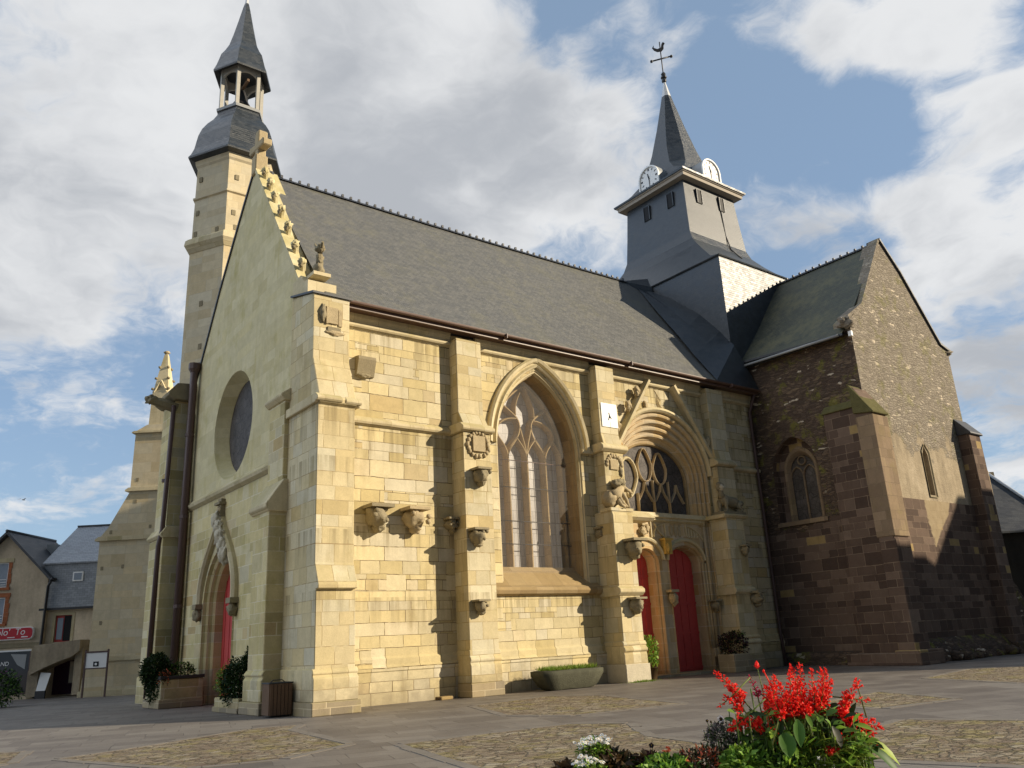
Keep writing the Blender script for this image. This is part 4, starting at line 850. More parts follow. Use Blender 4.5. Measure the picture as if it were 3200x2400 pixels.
for k in range(6):
    a = R6+2*pi*k/6; p = Vector((T[0]+1.02*cos(a), T[1]+1.02*sin(a), 0))
    b.tube([p+Vector((0, 0, 28)), p+Vector((0, 0, 30.6))], .12, M_POST, 4, False)
    a2 = a+2*pi/6; q = Vector((T[0]+1.02*cos(a2), T[1]+1.02*sin(a2), 0))
    L = []
    for t in [i/8 for i in range(9)]:
        zz = 29.75+.38*sin(pi*t)**.6; pt = p.lerp(q, t); L.append((pt, zz))
    n = ((p+q)/2-Vector((T[0], T[1], 0))).normalized()
    b.loops([[pt+n*.05+Vector((0, 0, zz)), pt+n*.05+Vector((0, 0, 30.6)), pt-n*.06+Vector((0, 0, 30.6)), pt-n*.06+Vector((0, 0, zz))] for pt, zz in L], M_POST, True, True)
    b.loops([[pt+n*.05+Vector((0, 0, 28.0)), pt+n*.05+Vector((0, 0, 28.12)), pt-n*.05+Vector((0, 0, 28.12)), pt-n*.05+Vector((0, 0, 28))] for pt in (p, q)], M_POST, True, True)
lant = part(b, 'lantern', stair)
b = MB(); b.ring(T, [(.10, 29.6), (.18, 29.5), (.26, 29.2), (.34, 28.85), (.48, 28.6), (.50, 28.54)], 14, M_IRON, 0, True); b.box(T[0]-.06, T[0]+.06, T[1]-.9, T[1]+.9, 29.6, 29.75, M_WOOD); part(b, 'bell', stair)
b = MB(); b.ring(T, [(.9, 30.5), (1.50, 30.15), (1.52, 30.24), (1.38, 30.6), (1.27, 31.0), (1.18, 31.35), (.98, 31.7), (.80, 32.1), (.62, 32.8), (.42, 33.7), (.20, 34.75), (.10, 35.15)], 6, M_SLATEB, R6); b.ring(T, [(.13, 34.95), (.07, 35.5)], 6, M_LEAD, R6); part(b, 'spire', stair)
b = MB(); b.tube([(T[0], T[1], 35.3), (T[0], T[1], 36.6)], .045, M_IRON, 6); b.blob((T[0], T[1], 35.85), (.19, .19, .17), M_IRON, 1, .05); b.blob((T[0], T[1], 36.3), (.13, .13, .13), M_IRON, 1, .05); part(b, 'finial', stair)

# ---- crossing tower
TX, TY = 28.65, 5.4
b = MB()
bx0, bx1, by0, by1 = 24.55, 32.75, .05, 10.75
b.box(bx0, bx1, by0, by1, 11.5, 19.82, M_SLATEB)
base = part(b, 'bell_tower')
b = MB()
def rect(x0, x1, y0, y1, z): return [(x0, y0, z), (x1, y0, z), (x1, y1, z), (x0, y1, z)]
sk = [(4.16, 5.41, 19.80), (4.20, 5.45, 19.86), (4.10, 4.85, 20.02), (3.55, 4.05, 20.85), (2.95, 3.2, 21.75), (2.62, 2.68, 22.4), (2.48, 2.48, 22.95), (2.36, 2.36, 24.6), (2.24, 2.24, 26.5)]
b.loops([rect(TX-a, TX+a, TY-c, TY+c, z) for a, c, z in sk], M_SLATEB, True, True)
shaft = part(b, 'belfry', base)
b = MB(); b.add([(22.95, 5.36, 20.10), (24.5, 4.62, 19.80), (24.5, 6.1, 19.80), (25.1, 5.36, 20.75), (24.5, 4.62, 19.0), (24.5, 6.1, 19.0)], [(0, 1, 3), (0, 3, 2), (0, 4, 1), (0, 2, 5)], M_SLATEB); part(b, 'saddle_roof', base)
b = MB()
cw = [(23.75, 5.05, 19.70), (23.15, 3.3, 17.55), (22.75, 1.7, 15.55), (22.4, .6, 14.15), (22.2, EY, EZ+.02)]
cx_ = [(24.6, 5.05, 19.8), (24.6, 3.3, 18.6), (24.6, 1.7, 17.2), (24.6, .6, 15.9), (24.6, -.1, 14.9)]
b.loops([[a, tuple(.5*(p+q) for p, q in zip(a, c_)), c_] for a, c_ in zip([(p[0], p[1], p[2]+.05) for p in cw], cx_)], M_SLATEB, False)  # darker slate puts the tower's shadow into the valley roof colour
b.add([(22.2, EY, EZ+.04), (25.35, EY, EZ+.04), (25.35, -.05, 13.9), (24.6, -.1, 14.9), tuple(.5*(p+q) for p, q in zip((22.2, EY, EZ+.07), cx_[-1]))], [(0, 1, 2, 3, 4)], M_SLATEB)
part(b, 'valley_roof', base)
for cx0, cz0, ww, hh in ((27.55, 25.6, .19, .44), (29.56, 25.66, .18, .44)):
    b = MB(); yy = TY-2.24-.02-(26.5-cz0)*.063; b.box(cx0-ww, cx0+ww, yy-.05, yy+.2, cz0-hh, cz0+hh, M_BLACK); b.box(cx0-ww-.04, cx0-ww, yy-.09, yy+.2, cz0-hh, cz0+hh, M_SLATEB); b.box(cx0+ww, cx0+ww+.04, yy-.09, yy+.2, cz0-hh, cz0+hh, M_SLATEB); part(b, 'louvre', base)
for cy0 in (6.0, 4.15):
    b = MB(); xx = TX-2.24-.02-(26.5-25.5)*.063; b.box(xx-.05, xx+.2, cy0-.2, cy0+.2, 25.06, 25.96, M_BLACK); b.box(xx-.09, xx+.2, cy0-.25, cy0-.2, 25.06, 25.96, M_SLATEB); b.box(xx-.09, xx+.2, cy0+.2, cy0+.25, 25.06, 25.96, M_SLATEB); part(b, 'louvre', base)
b = MB(); b.tube([(29.4, TY-2.30, 26.2), (29.45, TY-2.42, 23.6), (29.5, TY-2.62, 22.6), (29.75, TY-3.1, 21.9)], .035, M_IRON, 5); part(b, 'lightning_cable', base)
b = MB()
HE = 2.74
b.loops([rect(TX-a, TX+a, TY-a, TY+a, z) for a, z in ((2.2, 26.42), (HE-.10, 26.44), (HE-.08, 26.62), (HE-.02, 26.64), (HE, 26.70))], M_FASCIA, True)
eave = part(b, 'tower_eaves', base)
b = MB()
b.loops([rect(TX-a, TX+a, TY-a, TY+a, z) for a, z in ((2.2, 26.66), (HE+.06, 26.70), (HE+.08, 26.80), (2.2, 27.25), (1.98, 27.5))], M_SLATEB, True)
# octagon from square: broach
def octo(hc, hd, z):   # hc: half-width to the cardinal faces, hd: length of half cardinal edge
    return [(TX+hc, TY-hd, z), (TX+hc, TY+hd, z), (TX+hd, TY+hc, z), (TX-hd, TY+hc, z), (TX-hc, TY+hd, z), (TX-hc, TY-hd, z), (TX-hd, TY-hc, z), (TX+hd, TY-hc, z)]
b.loops([octo(1.98, 1.97, 27.5), octo(1.80, 1.35, 27.9), octo(1.62, .95, 28.5), octo(1.30, .62, 29.8), octo(.85, .36, 31.7), octo(.42, .175, 33.6), octo(.13, .055, 34.95)], M_SLATEB, True, True)
spire = part(b, 'spire', base)
b = MB(); b.loops([octo(.30, .125, 34.15), octo(.13, .055, 35.05), octo(.07, .03, 35.4)], M_LEAD, True, True); b.blob((TX, TY, 35.5), (.16, .16, .2), M_IRON, 1, .05); part(b, 'lead_cap', base)
b = MB(); b.tube([(TX, TY, 35.3), (TX, TY, 38.5)], .04, M_IRON, 6); b.tube([(TX-.62, TY+.35, 36.95), (TX+.62, TY-.35, 37.45)], .05, M_IRON, 6); b.blob((TX-.6, TY+.34, 36.95), (.1, .1, .1), M_IRON); b.blob((TX+.6, TY-.34, 37.43), (.1, .1, .1), M_IRON); b.blob((TX, TY, 35.75), (.2, .2, .12), M_IRON, 1, .05)
b.ring((TX, TY), [(.12, 35.9), (.16, 36.0), (.10, 36.1)], 8, M_IRON)
cock = [(-.40, 37.85), (-.52, 38.05), (-.40, 38.25), (-.42, 38.05), (-.2, 37.95), (.05, 38.05), (.12, 38.35), (.22, 38.48), (.34, 38.38), (.24, 38.2), (.22, 37.95), (.08, 37.78), (-.2, 37.74)]
b.ext(cock, lambda u, w, d: (TX+u*.8+d*.6, TY-u*.6+d*.8, w), -.03, .03, M_IRON); part(b, 'weathercock', base)
# clocks
def clock(fn, lab):
    b = MB(); R, zc, zb = .80, 27.45, 26.72
    prof = [(-R, zb)]+[(-R*cos(pi*k/20), zc+R*sin(pi*k/20)) for k in range(21)]+[(R, zb)]
    b.ext(prof, fn, .02, 1.2, M_ZINC)
    pi_ = [(-R+.09, zb)]+[(-(R-.09)*cos(pi*k/20), zc+(R-.09)*sin(pi*k/20)) for k in range(21)]+[(R-.09, zb)]
    b.loops([[fn(u, w, dd) for u, w in q] for q, dd in ((prof, .02), (prof, -.08), (pi_, -.08), (pi_, .0))], M_WHITE, False)
    b.ext(pi_, fn, .0, .015, M_WHITE)
    for h in range(12):
        a = 2*pi*h/12; c0 = (sin(a)*.58, zc+cos(a)*.58); rr = (sin(a), cos(a)); tt = (rr[1], -rr[0]); hw = .03 if h % 3 else .055
        if c0[1]-.1 < zb: continue
        b.ext([(c0[0]+rr[0]*p*.075+tt[0]*q*hw, c0[1]+rr[1]*p*.075+tt[1]*q*hw) for p, q in ((-1, -1), (1, -1), (1, 1), (-1, 1))], fn, -.012, -.002, M_IRON)
    for ang, L, w_ in ((radians(180), .58, .028), (radians(345), .36, .045)):
        rr = (sin(ang), cos(ang)); tt = (rr[1], -rr[0])
        b.ext([(rr[0]*p*L+tt[0]*q*w_, zc+rr[1]*p*L+tt[1]*q*w_) for p, q in ((-.18, -1), (1, -.5), (1, .5), (-.18, 1))], fn, -.035, -.02, M_IRON)
    return tag(part(b, 'clock', base), lab)
clock(lambda u, w, d: (28.60+u, TY-2.62+d, w), 'sunlit white clock on the south side of the spire')
clock(lambda u, w, d: (TX-2.62+d, 5.3-u, w), 'shaded white clock on the west side of the spire')
# ---- transept
b = MB()
QX, QY, EX = 25.3, -5.75, 34.25
def banded(poly, fn, a, c, mats, hs, b):
    # split a wall outline in horizontal bands of different masonry
    def clip(P, z, keep_above):
        out = []
        for i, p in enumerate(P):
            q = P[(i+1) % len(P)]; ip = (p[1] >= z) == keep_above; iq = (q[1] >= z) == keep_above
            if ip: out.append(p)
            if ip != iq:
                t = (z-p[1])/(q[1]-p[1]); out.append((p[0]+(q[0]-p[0])*t, z))
        return out
    lo = -1e3
    for m, h in zip(mats, hs+[1e3]):
        P = clip(clip(poly, lo, True), h, False); lo = h
        if len(P) > 2: b.ext(P, fn, a, c, m, back=False)
G2 = [(QX+.02, 0), (EX, 0), (EX, 14.45), (33.5, 14.65), (30.82, 17.95), (29.36, 19.35), (26.62, 15.35), (25.33, 14.45), (QX+.02, 14.0)]
slit = [(29.52, 6.9), (29.98, 6.9), (29.98, 8.75), (29.75, 9.15), (29.52, 8.75)]
b.xz([p for p in G2], QY, QY+.8, M_RUBG, holes=[slit], back=False)
gab = part(b, 'transept_gable_wall')
def jag(y0, z0, y1, n, amp, seed):
    r = random.Random(seed); return [(y0+(y1-y0)*i/n, z0+r.uniform(-amp, amp)) for i in range(n+1)]
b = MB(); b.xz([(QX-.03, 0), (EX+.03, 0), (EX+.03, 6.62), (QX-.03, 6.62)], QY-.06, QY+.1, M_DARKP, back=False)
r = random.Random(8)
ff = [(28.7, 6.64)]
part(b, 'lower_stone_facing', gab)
b = MB()
for z in (7.1, 7.5, 7.9, 8.3): pass
b.loops([[(x+(x-29.75)*e, y, z+(.12*e*2 if z > 8 else -.1*e*2)) for x, z in slit] for e, y in ((.55, QY-.05), (.45, QY-.05), (.1, QY+.02), (0, QY+.3))], M_STATG, True); part(b, 'slit_window_surround', gab)
b = MB(); b.xz(slit, QY+.3, QY+.34, M_GLASSD); part(b, 'slit_window', gab)
b = MB()
wy, ww_ = -1.95, 1.18
hole = [(y, z) for y, z in pointed(wy, ww_, 8.45, 9.95, 10, 6.12)]
b.ext([(-5.735, 0), (0.02, 0), (.02, 13.95), (-5.735, 13.95)], lambda u, w, d: (d, u, w), QX, QX+.8, M_RUB, holes=[hole], back=False)
tw = part(b, 'transept_west_wall')
b = MB(); r = random.Random(12)
lowj = jag(0.0, 5.9, -5.72, 12, .35, 4)
b.ext([(-5.72, 0), (0, 0)]+lowj, lambda u, w, d: (d, u, w), QX-.03, QX+.05, M_DARK, back=False); part(b, 'lower_stone_facing', tw)
b = MB()
def wl2(w, za, x): return [(x, y, z) for y, z in pointed(wy, w, 8.45, za, 10, 6.12)]
b.loops([wl2(w, za, QX+x) for w, za, x in ((ww_, 9.95, 0), (ww_-.02, 9.93, .45), (ww_-.34, 9.5, .45), (ww_-.38, 9.45, .42), (ww_-.52, 9.2, .62), (ww_-.52, 9.2, .75))], M_DARK, False)
b.loops([wl2(w, za, QX+x) for w, za, x in ((ww_-.30, 9.55, .44), (ww_-.34, 9.5, .40), (ww_-.44, 9.34, .42), (ww_-.56, 9.15, .60))], M_SAND, False)
b.ext([(wy-ww_-.1, 5.95), (wy+ww_+.1, 5.95), (wy+ww_+.1, 6.14), (wy-ww_-.1, 6.14)], lambda u, w, d: (d, u, w), QX-.08, QX+.7, M_SAND)
tws = part(b, 'window_surround', tw)
b = MB(); b.yz([(y, z) for y, z in pointed(wy, ww_-.5, 8.45, 9.25, 10, 6.1)], QX+.66, QX+.70, M_GLASSD); wg = part(b, 'window', tw)
b = MB(); fx = lambda u, w, d: (QX+d, u, w)
b.bar([(wy, 6.1), (wy, 8.3)], .09, fx, .56, .66, M_SAND)
for s_ in (-1, 1):
    b.bar(bez((wy+s_*.66, 8.2), (wy+s_*.62, 8.55), (wy+s_*.4, 8.6), (wy+s_*.33, 8.65)), .07, fx, .56, .66, M_SAND); b.bar(bez((wy, 8.2), (wy+s_*.05, 8.55), (wy+s_*.25, 8.6), (wy+s_*.33, 8.65)), .07, fx, .56, .66, M_SAND)
b.bar([(wy+.2*cos(2*pi*k/12), 8.9+.2*sin(2*pi*k/12)) for k in range(13)], .07, fx, .56, .66, M_SAND)
part(b, 'tracery', wg)
b = MB()
b.yz([(QY, 0), (-6.45, 0), (-6.45, 4.75), (-6.40, 4.75), (-6.40, 9.85), (-6.46, 9.95), (-6.40, 10.1), (QY, 11.2)], 24.5, 25.62, M_DARK)
b.yz([(QY+.05, 4.85), (-6.47, 4.85), (-6.47, 9.85), (QY+.05, 9.85)], 24.48, 25.64, M_SAND)  # paler upper stage: sun above the house shadow put into the stone colour
b.yz([(QY+.1, 10.02), (-6.52, 9.9), (-6.52, 9.98), (QY+.1, 11.3)], 24.42, 25.70, M_MOSS)
b.ext([(.05, 0), (-.30, 0), (-.26, 10.45), (.05, 10.75)], lambda u, w, d: (QX+u, d, w), QY, -3.9, M_DARK)
b.ext([(.05, 10.5), (-.32, 10.45), (-.32, 10.52), (.05, 10.9)], lambda u, w, d: (QX+u, d, w), QY, -3.84, M_MOSS)
b.box(24.2, 26.0, -6.75, QY, 0, .55, M_DARK); b.box(24.3, 25.3, -5.8, -3.6, 0, .45, M_DARK)
tag(part(b, 'buttress', gab, bevel=.03), 'lower left clasping buttress with mossy top')
b = MB()
b.yz([(QY, 0), (-6.35, 0), (-6.30, 10.05), (QY, 10.7)], 33.3, 34.45, M_DARK)
b.yz([(QY, 10.0), (-6.42, 9.98), (-6.42, 10.06), (QY, 10.85)], 33.22, 34.52, M_SLATED)
b.yz([(QY+.5, 5.6), (-6.1, 5.6), (-6.1, 8.4), (QY+.5, 8.9)], 34.4, 35.0, M_PLAST)
b.ext([(34.4, 0), (36.1, 0), (36.0, 1.2), (35.5, 2.3), (35.0, 2.9), (34.6, 3.2), (34.4, 3.25)], lambda u, w, d: (u, d, w), -6.25, -4.6, M_RUB)
b.box(33.0, 34.7, -6.6, QY, 0, .5, M_RUB)
tag(part(b, 'buttress', gab, bevel=.03), 'right hand buttress of the dark gable')
b = MB(); r = random.Random(2)
for k in range(46):
    x = r.uniform(24.4, 35.2); s_ = r.uniform(.12, .34); b.blob((x, QY-.25-r.uniform(0, .45), s_*.5), (s_*1.3, s_, s_*.8), M_RUB, k, .4, 1.7, 1)
b.yz([(QY, 0), (-6.30, 0), (-6.2, .45), (-6.0, .75), (QY, .95)], 25.6, 33.3, M_RUB)
part(b, 'rough_footing', gab)
b = MB(); b.ext([(.04, 0), (-.25, 0), (-.22, .35), (-.12, .5), (.04, .6)], lambda u, w, d: (QX+u, d, w), -5.7, -.1, M_RUB); part(b, 'rough_footing', tw)
# transept roof
b = MB()
rows = []
for j in range(9):
    t = j/8; row = []
    for i in range(13):
        y = -5.55+(.6+5.55)*i/12
        fl_ = .9*max(0, (y+1.2)/1.8)**2*(1-t)
        xw = 24.9+(29.42-24.9)*t; z = 13.78+(19.3-13.78)*t-.55*sin(pi*t)*(1-t)*.6+fl_*.4
        row.append((xw, y, z+.02*mnoise.noise(Vector((i*1.3, j*2.1, 5)))))
    rows.append(row)
b.loops(rows, M_SLATEG, False)
b.loops([rows[-1], [(34.55, p[1], 14.3) for p in rows[0]]], M_SLATEG, False)
b.add([rows[0][0], rows[0][-1], (24.9, .6, rows[0][-1][2]-.10), (24.9, -5.55, 13.68), (25.35, .6, 13.8), (25.35, -5.55, 13.8)], [(0, 1, 2, 3), (3, 2, 4, 5)], M_SLATED)
tro = part(b, 'transept_roof')
b = MB()
for i in range(30):
    y = -5.5+i*.2; b.add([(29.42-.13, y-.09, 19.26), (29.42-.13, y+.09, 19.26), (29.42, y+.09, 19.40), (29.42, y-.09, 19.40), (29.42+.13, y+.09, 19.26), (29.42+.13, y-.09, 19.26)], [(0, 1, 2, 3), (3, 2, 4, 5), (0, 3, 5), (1, 4, 2)], M_SLATED)
    if i % 2: b.box(29.38, 29.46, y-.05, y+.05, 19.38, 19.48, M_SLATED)
part(b, 'ridge_tiles', tro)
b = MB()
V = [(29.36, 19.33), (26.62, 15.33), (25.17, 14.43)]
for p, q in zip(V[:-1], V[1:]): b.xz([p, q, (q[0]-.05, q[1]+.14), (p[0]-.05, p[1]+.14)], QY-.06, QY+.45, M_RUBG)
V = [(29.36, 19.4), (30.82, 18.0), (33.5, 14.7), (34.4, 14.45)]
for p, q in zip(V[:-1], V[1:]): b.xz([p, q, (q[0]+.03, q[1]+.10), (p[0]+.03, p[1]+.10)], QY-.10, QY+.6, M_SLATED)
b.blob((25.2, QY+.1, 14.3), (.35, .3, .3), M_RUBG, 4, .5); b.blob((34.3, QY+.2, 14.45), (.4, .3, .22), M_RUBG, 5, .5); part(b, 'gable_coping', gab)
b = MB(); b.box(25.13, 25.25, QY-.1, QY+.05, 13.62, 13.85, M_WHITE); part(b, 'white_insulator', tw)
b = MB(); b.tube([(24.85, -5.4, 13.72), (24.85, .3, 13.82)], .06, M_ZINC, 6); part(b, 'gutter', tro)

# ---- stepped tower buttress at the north-west, with a pinnacle
A_ = Vector((cos(YAW), -sin(YAW), 0)); N_ = Vector((sin(YAW), cos(YAW), 0))
def frame(o): o = Vector(o); return lambda u, w, d: tuple(o+A_*u+N_*d+Vector((0, 0, w)))
F1 = frame((3.08, 24.57, 0))
b = MB()
b.ext([(-1.66, 0), (3.6, 0), (3.6, 14.2), (.69, 14.2), (-.02, 13.8), (.07, 13.72), (.04, 10.66), (.01, 10.40), (-.96, 8.55), (-1.36, 8.05), (-1.36, 1.92), (-1.47, 1.75), (-1.60, .5)], F1, 0, 1.3, M_TOWER)
for (x0, z0, hh, ov) in ((-1.36, 7.84, .22, .20), (.02, 10.46, .20, .20), (.05, 13.72, .12, .14)):
    b.ext([(x0-ov, z0), (3.55, z0), (3.55, z0+hh), (x0-.02, z0+hh), (x0-ov, z0+hh*.4)], F1, -.14, 1.42, M_TRIM)
b.ext([(-1.55, 1.70), (3.5, 1.70), (3.5, 1.92), (-1.45, 1.92)], F1, -.08, 1.3, M_TRIM)
b.ext([(-1.70, 0), (3.5, 0), (3.5, .28), (-1.70, .28)], F1, -.10, 1.3, M_TRIM)
r = random.Random(3)
for (x, z) in ((-.9, 3.6), (-1.1, 6.4), (.4, 11.1), (.4, 9.9), (1.3, 8.5), (-.8, 8.3), (.0, 6.45)):
    b.ext([(x-.07, z-.10), (x+.07, z-.10), (x+.07, z+.10), (x-.07, z+.10)], F1, -.012, .1, M_STATG)
stepb = part(b, 'stepped_buttress')
b = MB()
b.ext([(.72, 14.0), (1.70, 14.0), (1.62, 16.2), (.80, 16.2)], F1, .05, 1.0, M_TRIM)
def sq(h, z, s=1.0): return [F1(1.24-h, z, .52-h), F1(1.24+h, z, .52-h), F1(1.24+h, z, .52+h), F1(1.24-h, z, .52+h)]
b.loops([sq(.42, 16.1), sq(.40, 16.35), sq(.26, 17.4), sq(.10, 18.45), sq(.06, 18.55)], M_TRIM, True, True)
c = F1(1.24, 18.62, .52); b.blob(c, (.17, .17, .11), M_STAT, 3, .3)
for k, z in enumerate((16.3, 16.95, 17.65)):
    hh = .43-.155*(z-16.1)
    for sx, sy in ((-1, -1), (1, -1), (-1, 1), (1, 1)): b.blob(F1(1.24+sx*(hh+.05), z, .52+sy*(hh+.05)), (.10, .10, .09), M_STATG, k, .4, 1.7, 1)
for sx in (-1, 1):
    b.bar([(1.24+sx*.36, 16.1), (1.24, 16.8)], .08, F1, .02, .12, M_TRIM)
part(b, 'pinnacle', stepb)

# ------------------------------------------------------------------ things round the church
def leaf(b, p, d, nrm, L, w, m, curl=.25, seg=3):
    d = d.normalized(); s = d.cross(nrm)
    if s.length < 1e-4: s = d.orthogonal()
    s.normalize(); n = s.cross(d).normalized(); vs = []
    for i in range(seg+1):
        t = i/seg; ww = w*.5*(sin(pi*min(1, t*.86+.1))**.8 if 0 < i < seg else (.18 if i == 0 else .02))
        c = p+d*L*t - n*(curl*L*t*t)
        vs += [c-s*ww+n*ww*.35, c, c+s*ww+n*ww*.35]
    fs = []
    for i in range(seg):
        o = i*3; fs += [(o, o+1, o+4, o+3), (o+1, o+2, o+5, o+4)]
    b.add(vs, fs, m, True)
def rdir(r, up_=.3):
    v = Vector((r.gauss(0, 1), r.gauss(0, 1), r.gauss(up_, .8))); return v.normalized()
def bush(b, c, rad, n, L, m, seed, up_=.35, shell=.55, wr=.5):
    r = random.Random(seed); mm = m if isinstance(m, (list, tuple)) else [m]
    for _ in range(n):
        v = rdir(r, .15); k = shell+(1-shell)*r.random()**.6
        k *= 1+.28*mnoise.noise(v*2.2+Vector((seed, 0, 0)))
        p = Vector((c[0]+v.x*rad[0]*k, c[1]+v.y*rad[1]*k, c[2]+v.z*rad[2]*k))
        leaf(b, p, (v*.8+rdir(r, up_)), rdir(r, 1.0), L*r.uniform(.6, 1.25), L*wr*r.uniform(.7, 1.2), mm[r.randrange(len(mm))], r.uniform(.1, .5), 2)
# planters beside the west door
pl = empty('stone_planter', 'low stone planter with dark slab rim left of the west door', 'planter', (1.0, 7.9, 0), 'planters beside the west door')
b = MB(); b.box(0, 1.45, .1, 2.0, 0, .95, M_WEST); b.box(-.06, 1.45, .02, 2.06, 0, .3, M_BASE); b.build('trough', pl, bevel=.02)
b = MB(); b.box(-.05, 1.47, .04, .32, .95, 1.06, M_IRON); b.box(-.05, .16, .32, 2.05, .95, 1.06, M_IRON); b.build('rim', pl, bevel=.015)
b = MB(); b.box(.12, 1.44, .3, 1.95, .88, .98, M_SOIL); b.build('soil', pl)
iv = empty('ivy_bush', 'dark ivy spilling over the planter left of the west door', 'bush', (1.1, 8.8, .95))
b = MB(); bush(b, (-.02, .2, .25), (.48, .8, .62), 2600, .12, M_LEAFD, 3); bush(b, (-.12, -.15, -.25), (.24, .55, .55), 900, .11, M_LEAFD, 8); b.build('foliage', iv)
b = MB(); b.tube([(0.1, .2, 0), (.05, .3, .4)], .03, M_WOOD, 6); b.build('stem', iv)
rb = empty('russet_shrub', 'small reddish brown shrub beside the ivy left of the west door', 'shrub', (1.15, 8.15, .9))
b = MB(); bush(b, (0, 0, .05), (.22, .25, .33), 420, .07, [M_OPET, M_COLEUS, M_COLEUS, M_COLEUS], 5); b.build('foliage', rb)
gb = empty('leafy_shrub', 'green leafy shrub along the slab rim left of the west door', 'shrub', (1.75, 8.35, .98))
b = MB(); bush(b, (0, 0, .22), (.48, .3, .30), 700, .09, [M_LEAF, M_LEAFD, M_LEAFD], 6); b.build('foliage', gb)
b = MB(); [b.tube([(x, 0, 0), (x*1.4, 0, .45)], .015, M_WOOD, 5) for x in (-.2, 0, .2)]; b.build('stem', gb)
p2_ = empty('stone_planter', 'low stone planter under the dark bush right of the west door', 'planter', (1.5, 1.75, 0), 'planters beside the west door')
b = MB(); b.box(0, 1.0, 0, 2.1, 0, .42, M_WEST); b.box(-.05, 1.0, -.04, 2.14, 0, .16, M_BASE); b.build('trough', p2_, bevel=.02)
b = MB(); b.box(.1, .99, .1, 2.0, .36, .45, M_SOIL); b.build('soil', p2_)
iv2 = empty('evergreen_bush', 'tall dark evergreen bush in the planter right of the west door', 'bush', (1.8, 2.5, .42))
b = MB(); bush(b, (-.02, .05, .40), (.42, .85, .70), 2600, .11, M_LEAFD, 9); bush(b, (.12, -.5, .95), (.24, .32, .48), 800, .10, M_LEAFD, 11); b.build('foliage', iv2)
b = MB(); b.tube([(0, 0, 0), (0, 0, .7)], .04, M_WOOD, 6); b.build('stem', iv2)
yb = empty('flowering_shrub', 'yellow green flowering shrub between the red west door and the dark bush', 'shrub', (1.75, 3.35, .42))
b = MB(); bush(b, (0, 0, .45), (.38, .45, .55), 800, .08, [M_LEAF, M_LEAFL, M_GRASS], 12); b.build('foliage', yb)
b = MB(); r = random.Random(4); [b.blob((r.uniform(-.35, .3), r.uniform(-.4, .4), r.uniform(.2, 1.0)), (.03, .03, .03), M_YPET, k, .2, 2, 1) for k in range(24)]; b.build('blossom', yb)
# litter bin
bn = empty('litter_bin', 'brown slatted wooden litter bin at the foot of the corner buttress', 'bin', (1.72, -.62, 0), rz=radians(-4))
b = MB()
for k in range(8):
    a = 2*pi*k/8
for x0, x1, y0, y1 in ((-.30, .30, -.32, -.29), (-.30, .30, .29, .32)):
    for k in range(6): xx = x0+.1*k; b.box(xx+.006, xx+.094, y0, y1, .05, .86, M_WOOD)
for x0 in (-.32, .29):
    for k in range(6): yy = -.30+.1*k; b.box(x0, x0+.03, yy+.006, yy+.094, .05, .86, M_WOOD)
b.build('slats', bn, bevel=.006)
b = MB(); b.box(-.28, .28, -.28, .28, .03, .8, M_IRON); b.build('liner', bn)
b = MB(); b.box(-.33, .33, -.33, .33, .84, .875, M_IRON); b.tube([(-.2, 0, .87), (-.12, 0, .93), (.12, 0, .93), (.2, 0, .87)], .015, M_IRON, 6); b.build('lid', bn, bevel=.008)
# granite trough with grass
tr = empty('granite_trough', 'mossy granite trough with grass on top, on the paving under the big window', 'trough', (11.75, -1.0, 0))
b = MB()
def tl(hx, hy, z, sk=0): return [(hx*cos(2*pi*k/20)*(1+.04*mnoise.noise(Vector((k, z*9, 1)))) if abs(cos(2*pi*k/20)) < .8 else hx*(1 if cos(2*pi*k/20) > 0 else -1)*.97, hy*max(-.85, min(.85, sin(2*pi*k/20)*1.25)), z+.02*mnoise.noise(Vector((k*.9, 3, z)))) for k in range(20)]
b.loops([tl(.95, .32, .02), tl(1.12, .40, .14), tl(1.34, .52, .48), tl(1.34, .52, .62), tl(1.18, .42, .64), tl(1.12, .38, .5)], M_TROUGH, True, False, True)
b.loops([tl(.94, .31, .01), tl(.5, .1, .01)], M_TROUGH); b.build('basin', tr)
b = MB(); b.xy([(p[0], p[1]) for p in tl(1.14, .40, .5)], .5, .63, M_SOIL); b.build('soil', tr)
gr = MB(); r = random.Random(6)
for _ in range(1500):
    x, y = r.uniform(-1.1, 1.1), r.uniform(-.38, .38)
    leaf(gr, Vector((x, y, .62)), Vector((r.gauss(0, .5), r.gauss(0, .5), 1)), Vector((r.gauss(0, 1), r.gauss(0, 1), .1)), r.uniform(.08, .20), .016, M_GRASS if r.random() < .5 else M_LEAFL, .4, 2)
o = gr.build('grass', None, (11.75, -1.0, 0)); tag(o, 'short bright grass growing in the granite trough', 'grass', kind='stuff')
gr = MB(); r = random.Random(9)
for _ in range(420):
    x, y = r.gauss(15.1, .35), -1.16-abs(r.gauss(0, .10))
    leaf(gr, Vector((x, y, .0)), Vector((r.gauss(0, .7), r.gauss(0, .7), .7)), Vector((r.gauss(0, 1), r.gauss(0, 1), .1)), r.uniform(.04, .11), .014, M_GRASS if r.random() < .6 else M_LEAFL, .4, 2)
tag(gr.build('weeds'), 'tufts of weeds at the foot of the left portal pier', 'weeds', kind='stuff')
b = MB(); b.box(-.22, .28, -.16, .16, 0, .10, M_DARK); o = b.build('stone_block', None, (7.15, -.42, 0), bevel=.02); o.rotation_euler.z = .15; tag(o, 'small reddish stone block lying on the paving beside the second buttress', 'stone block')
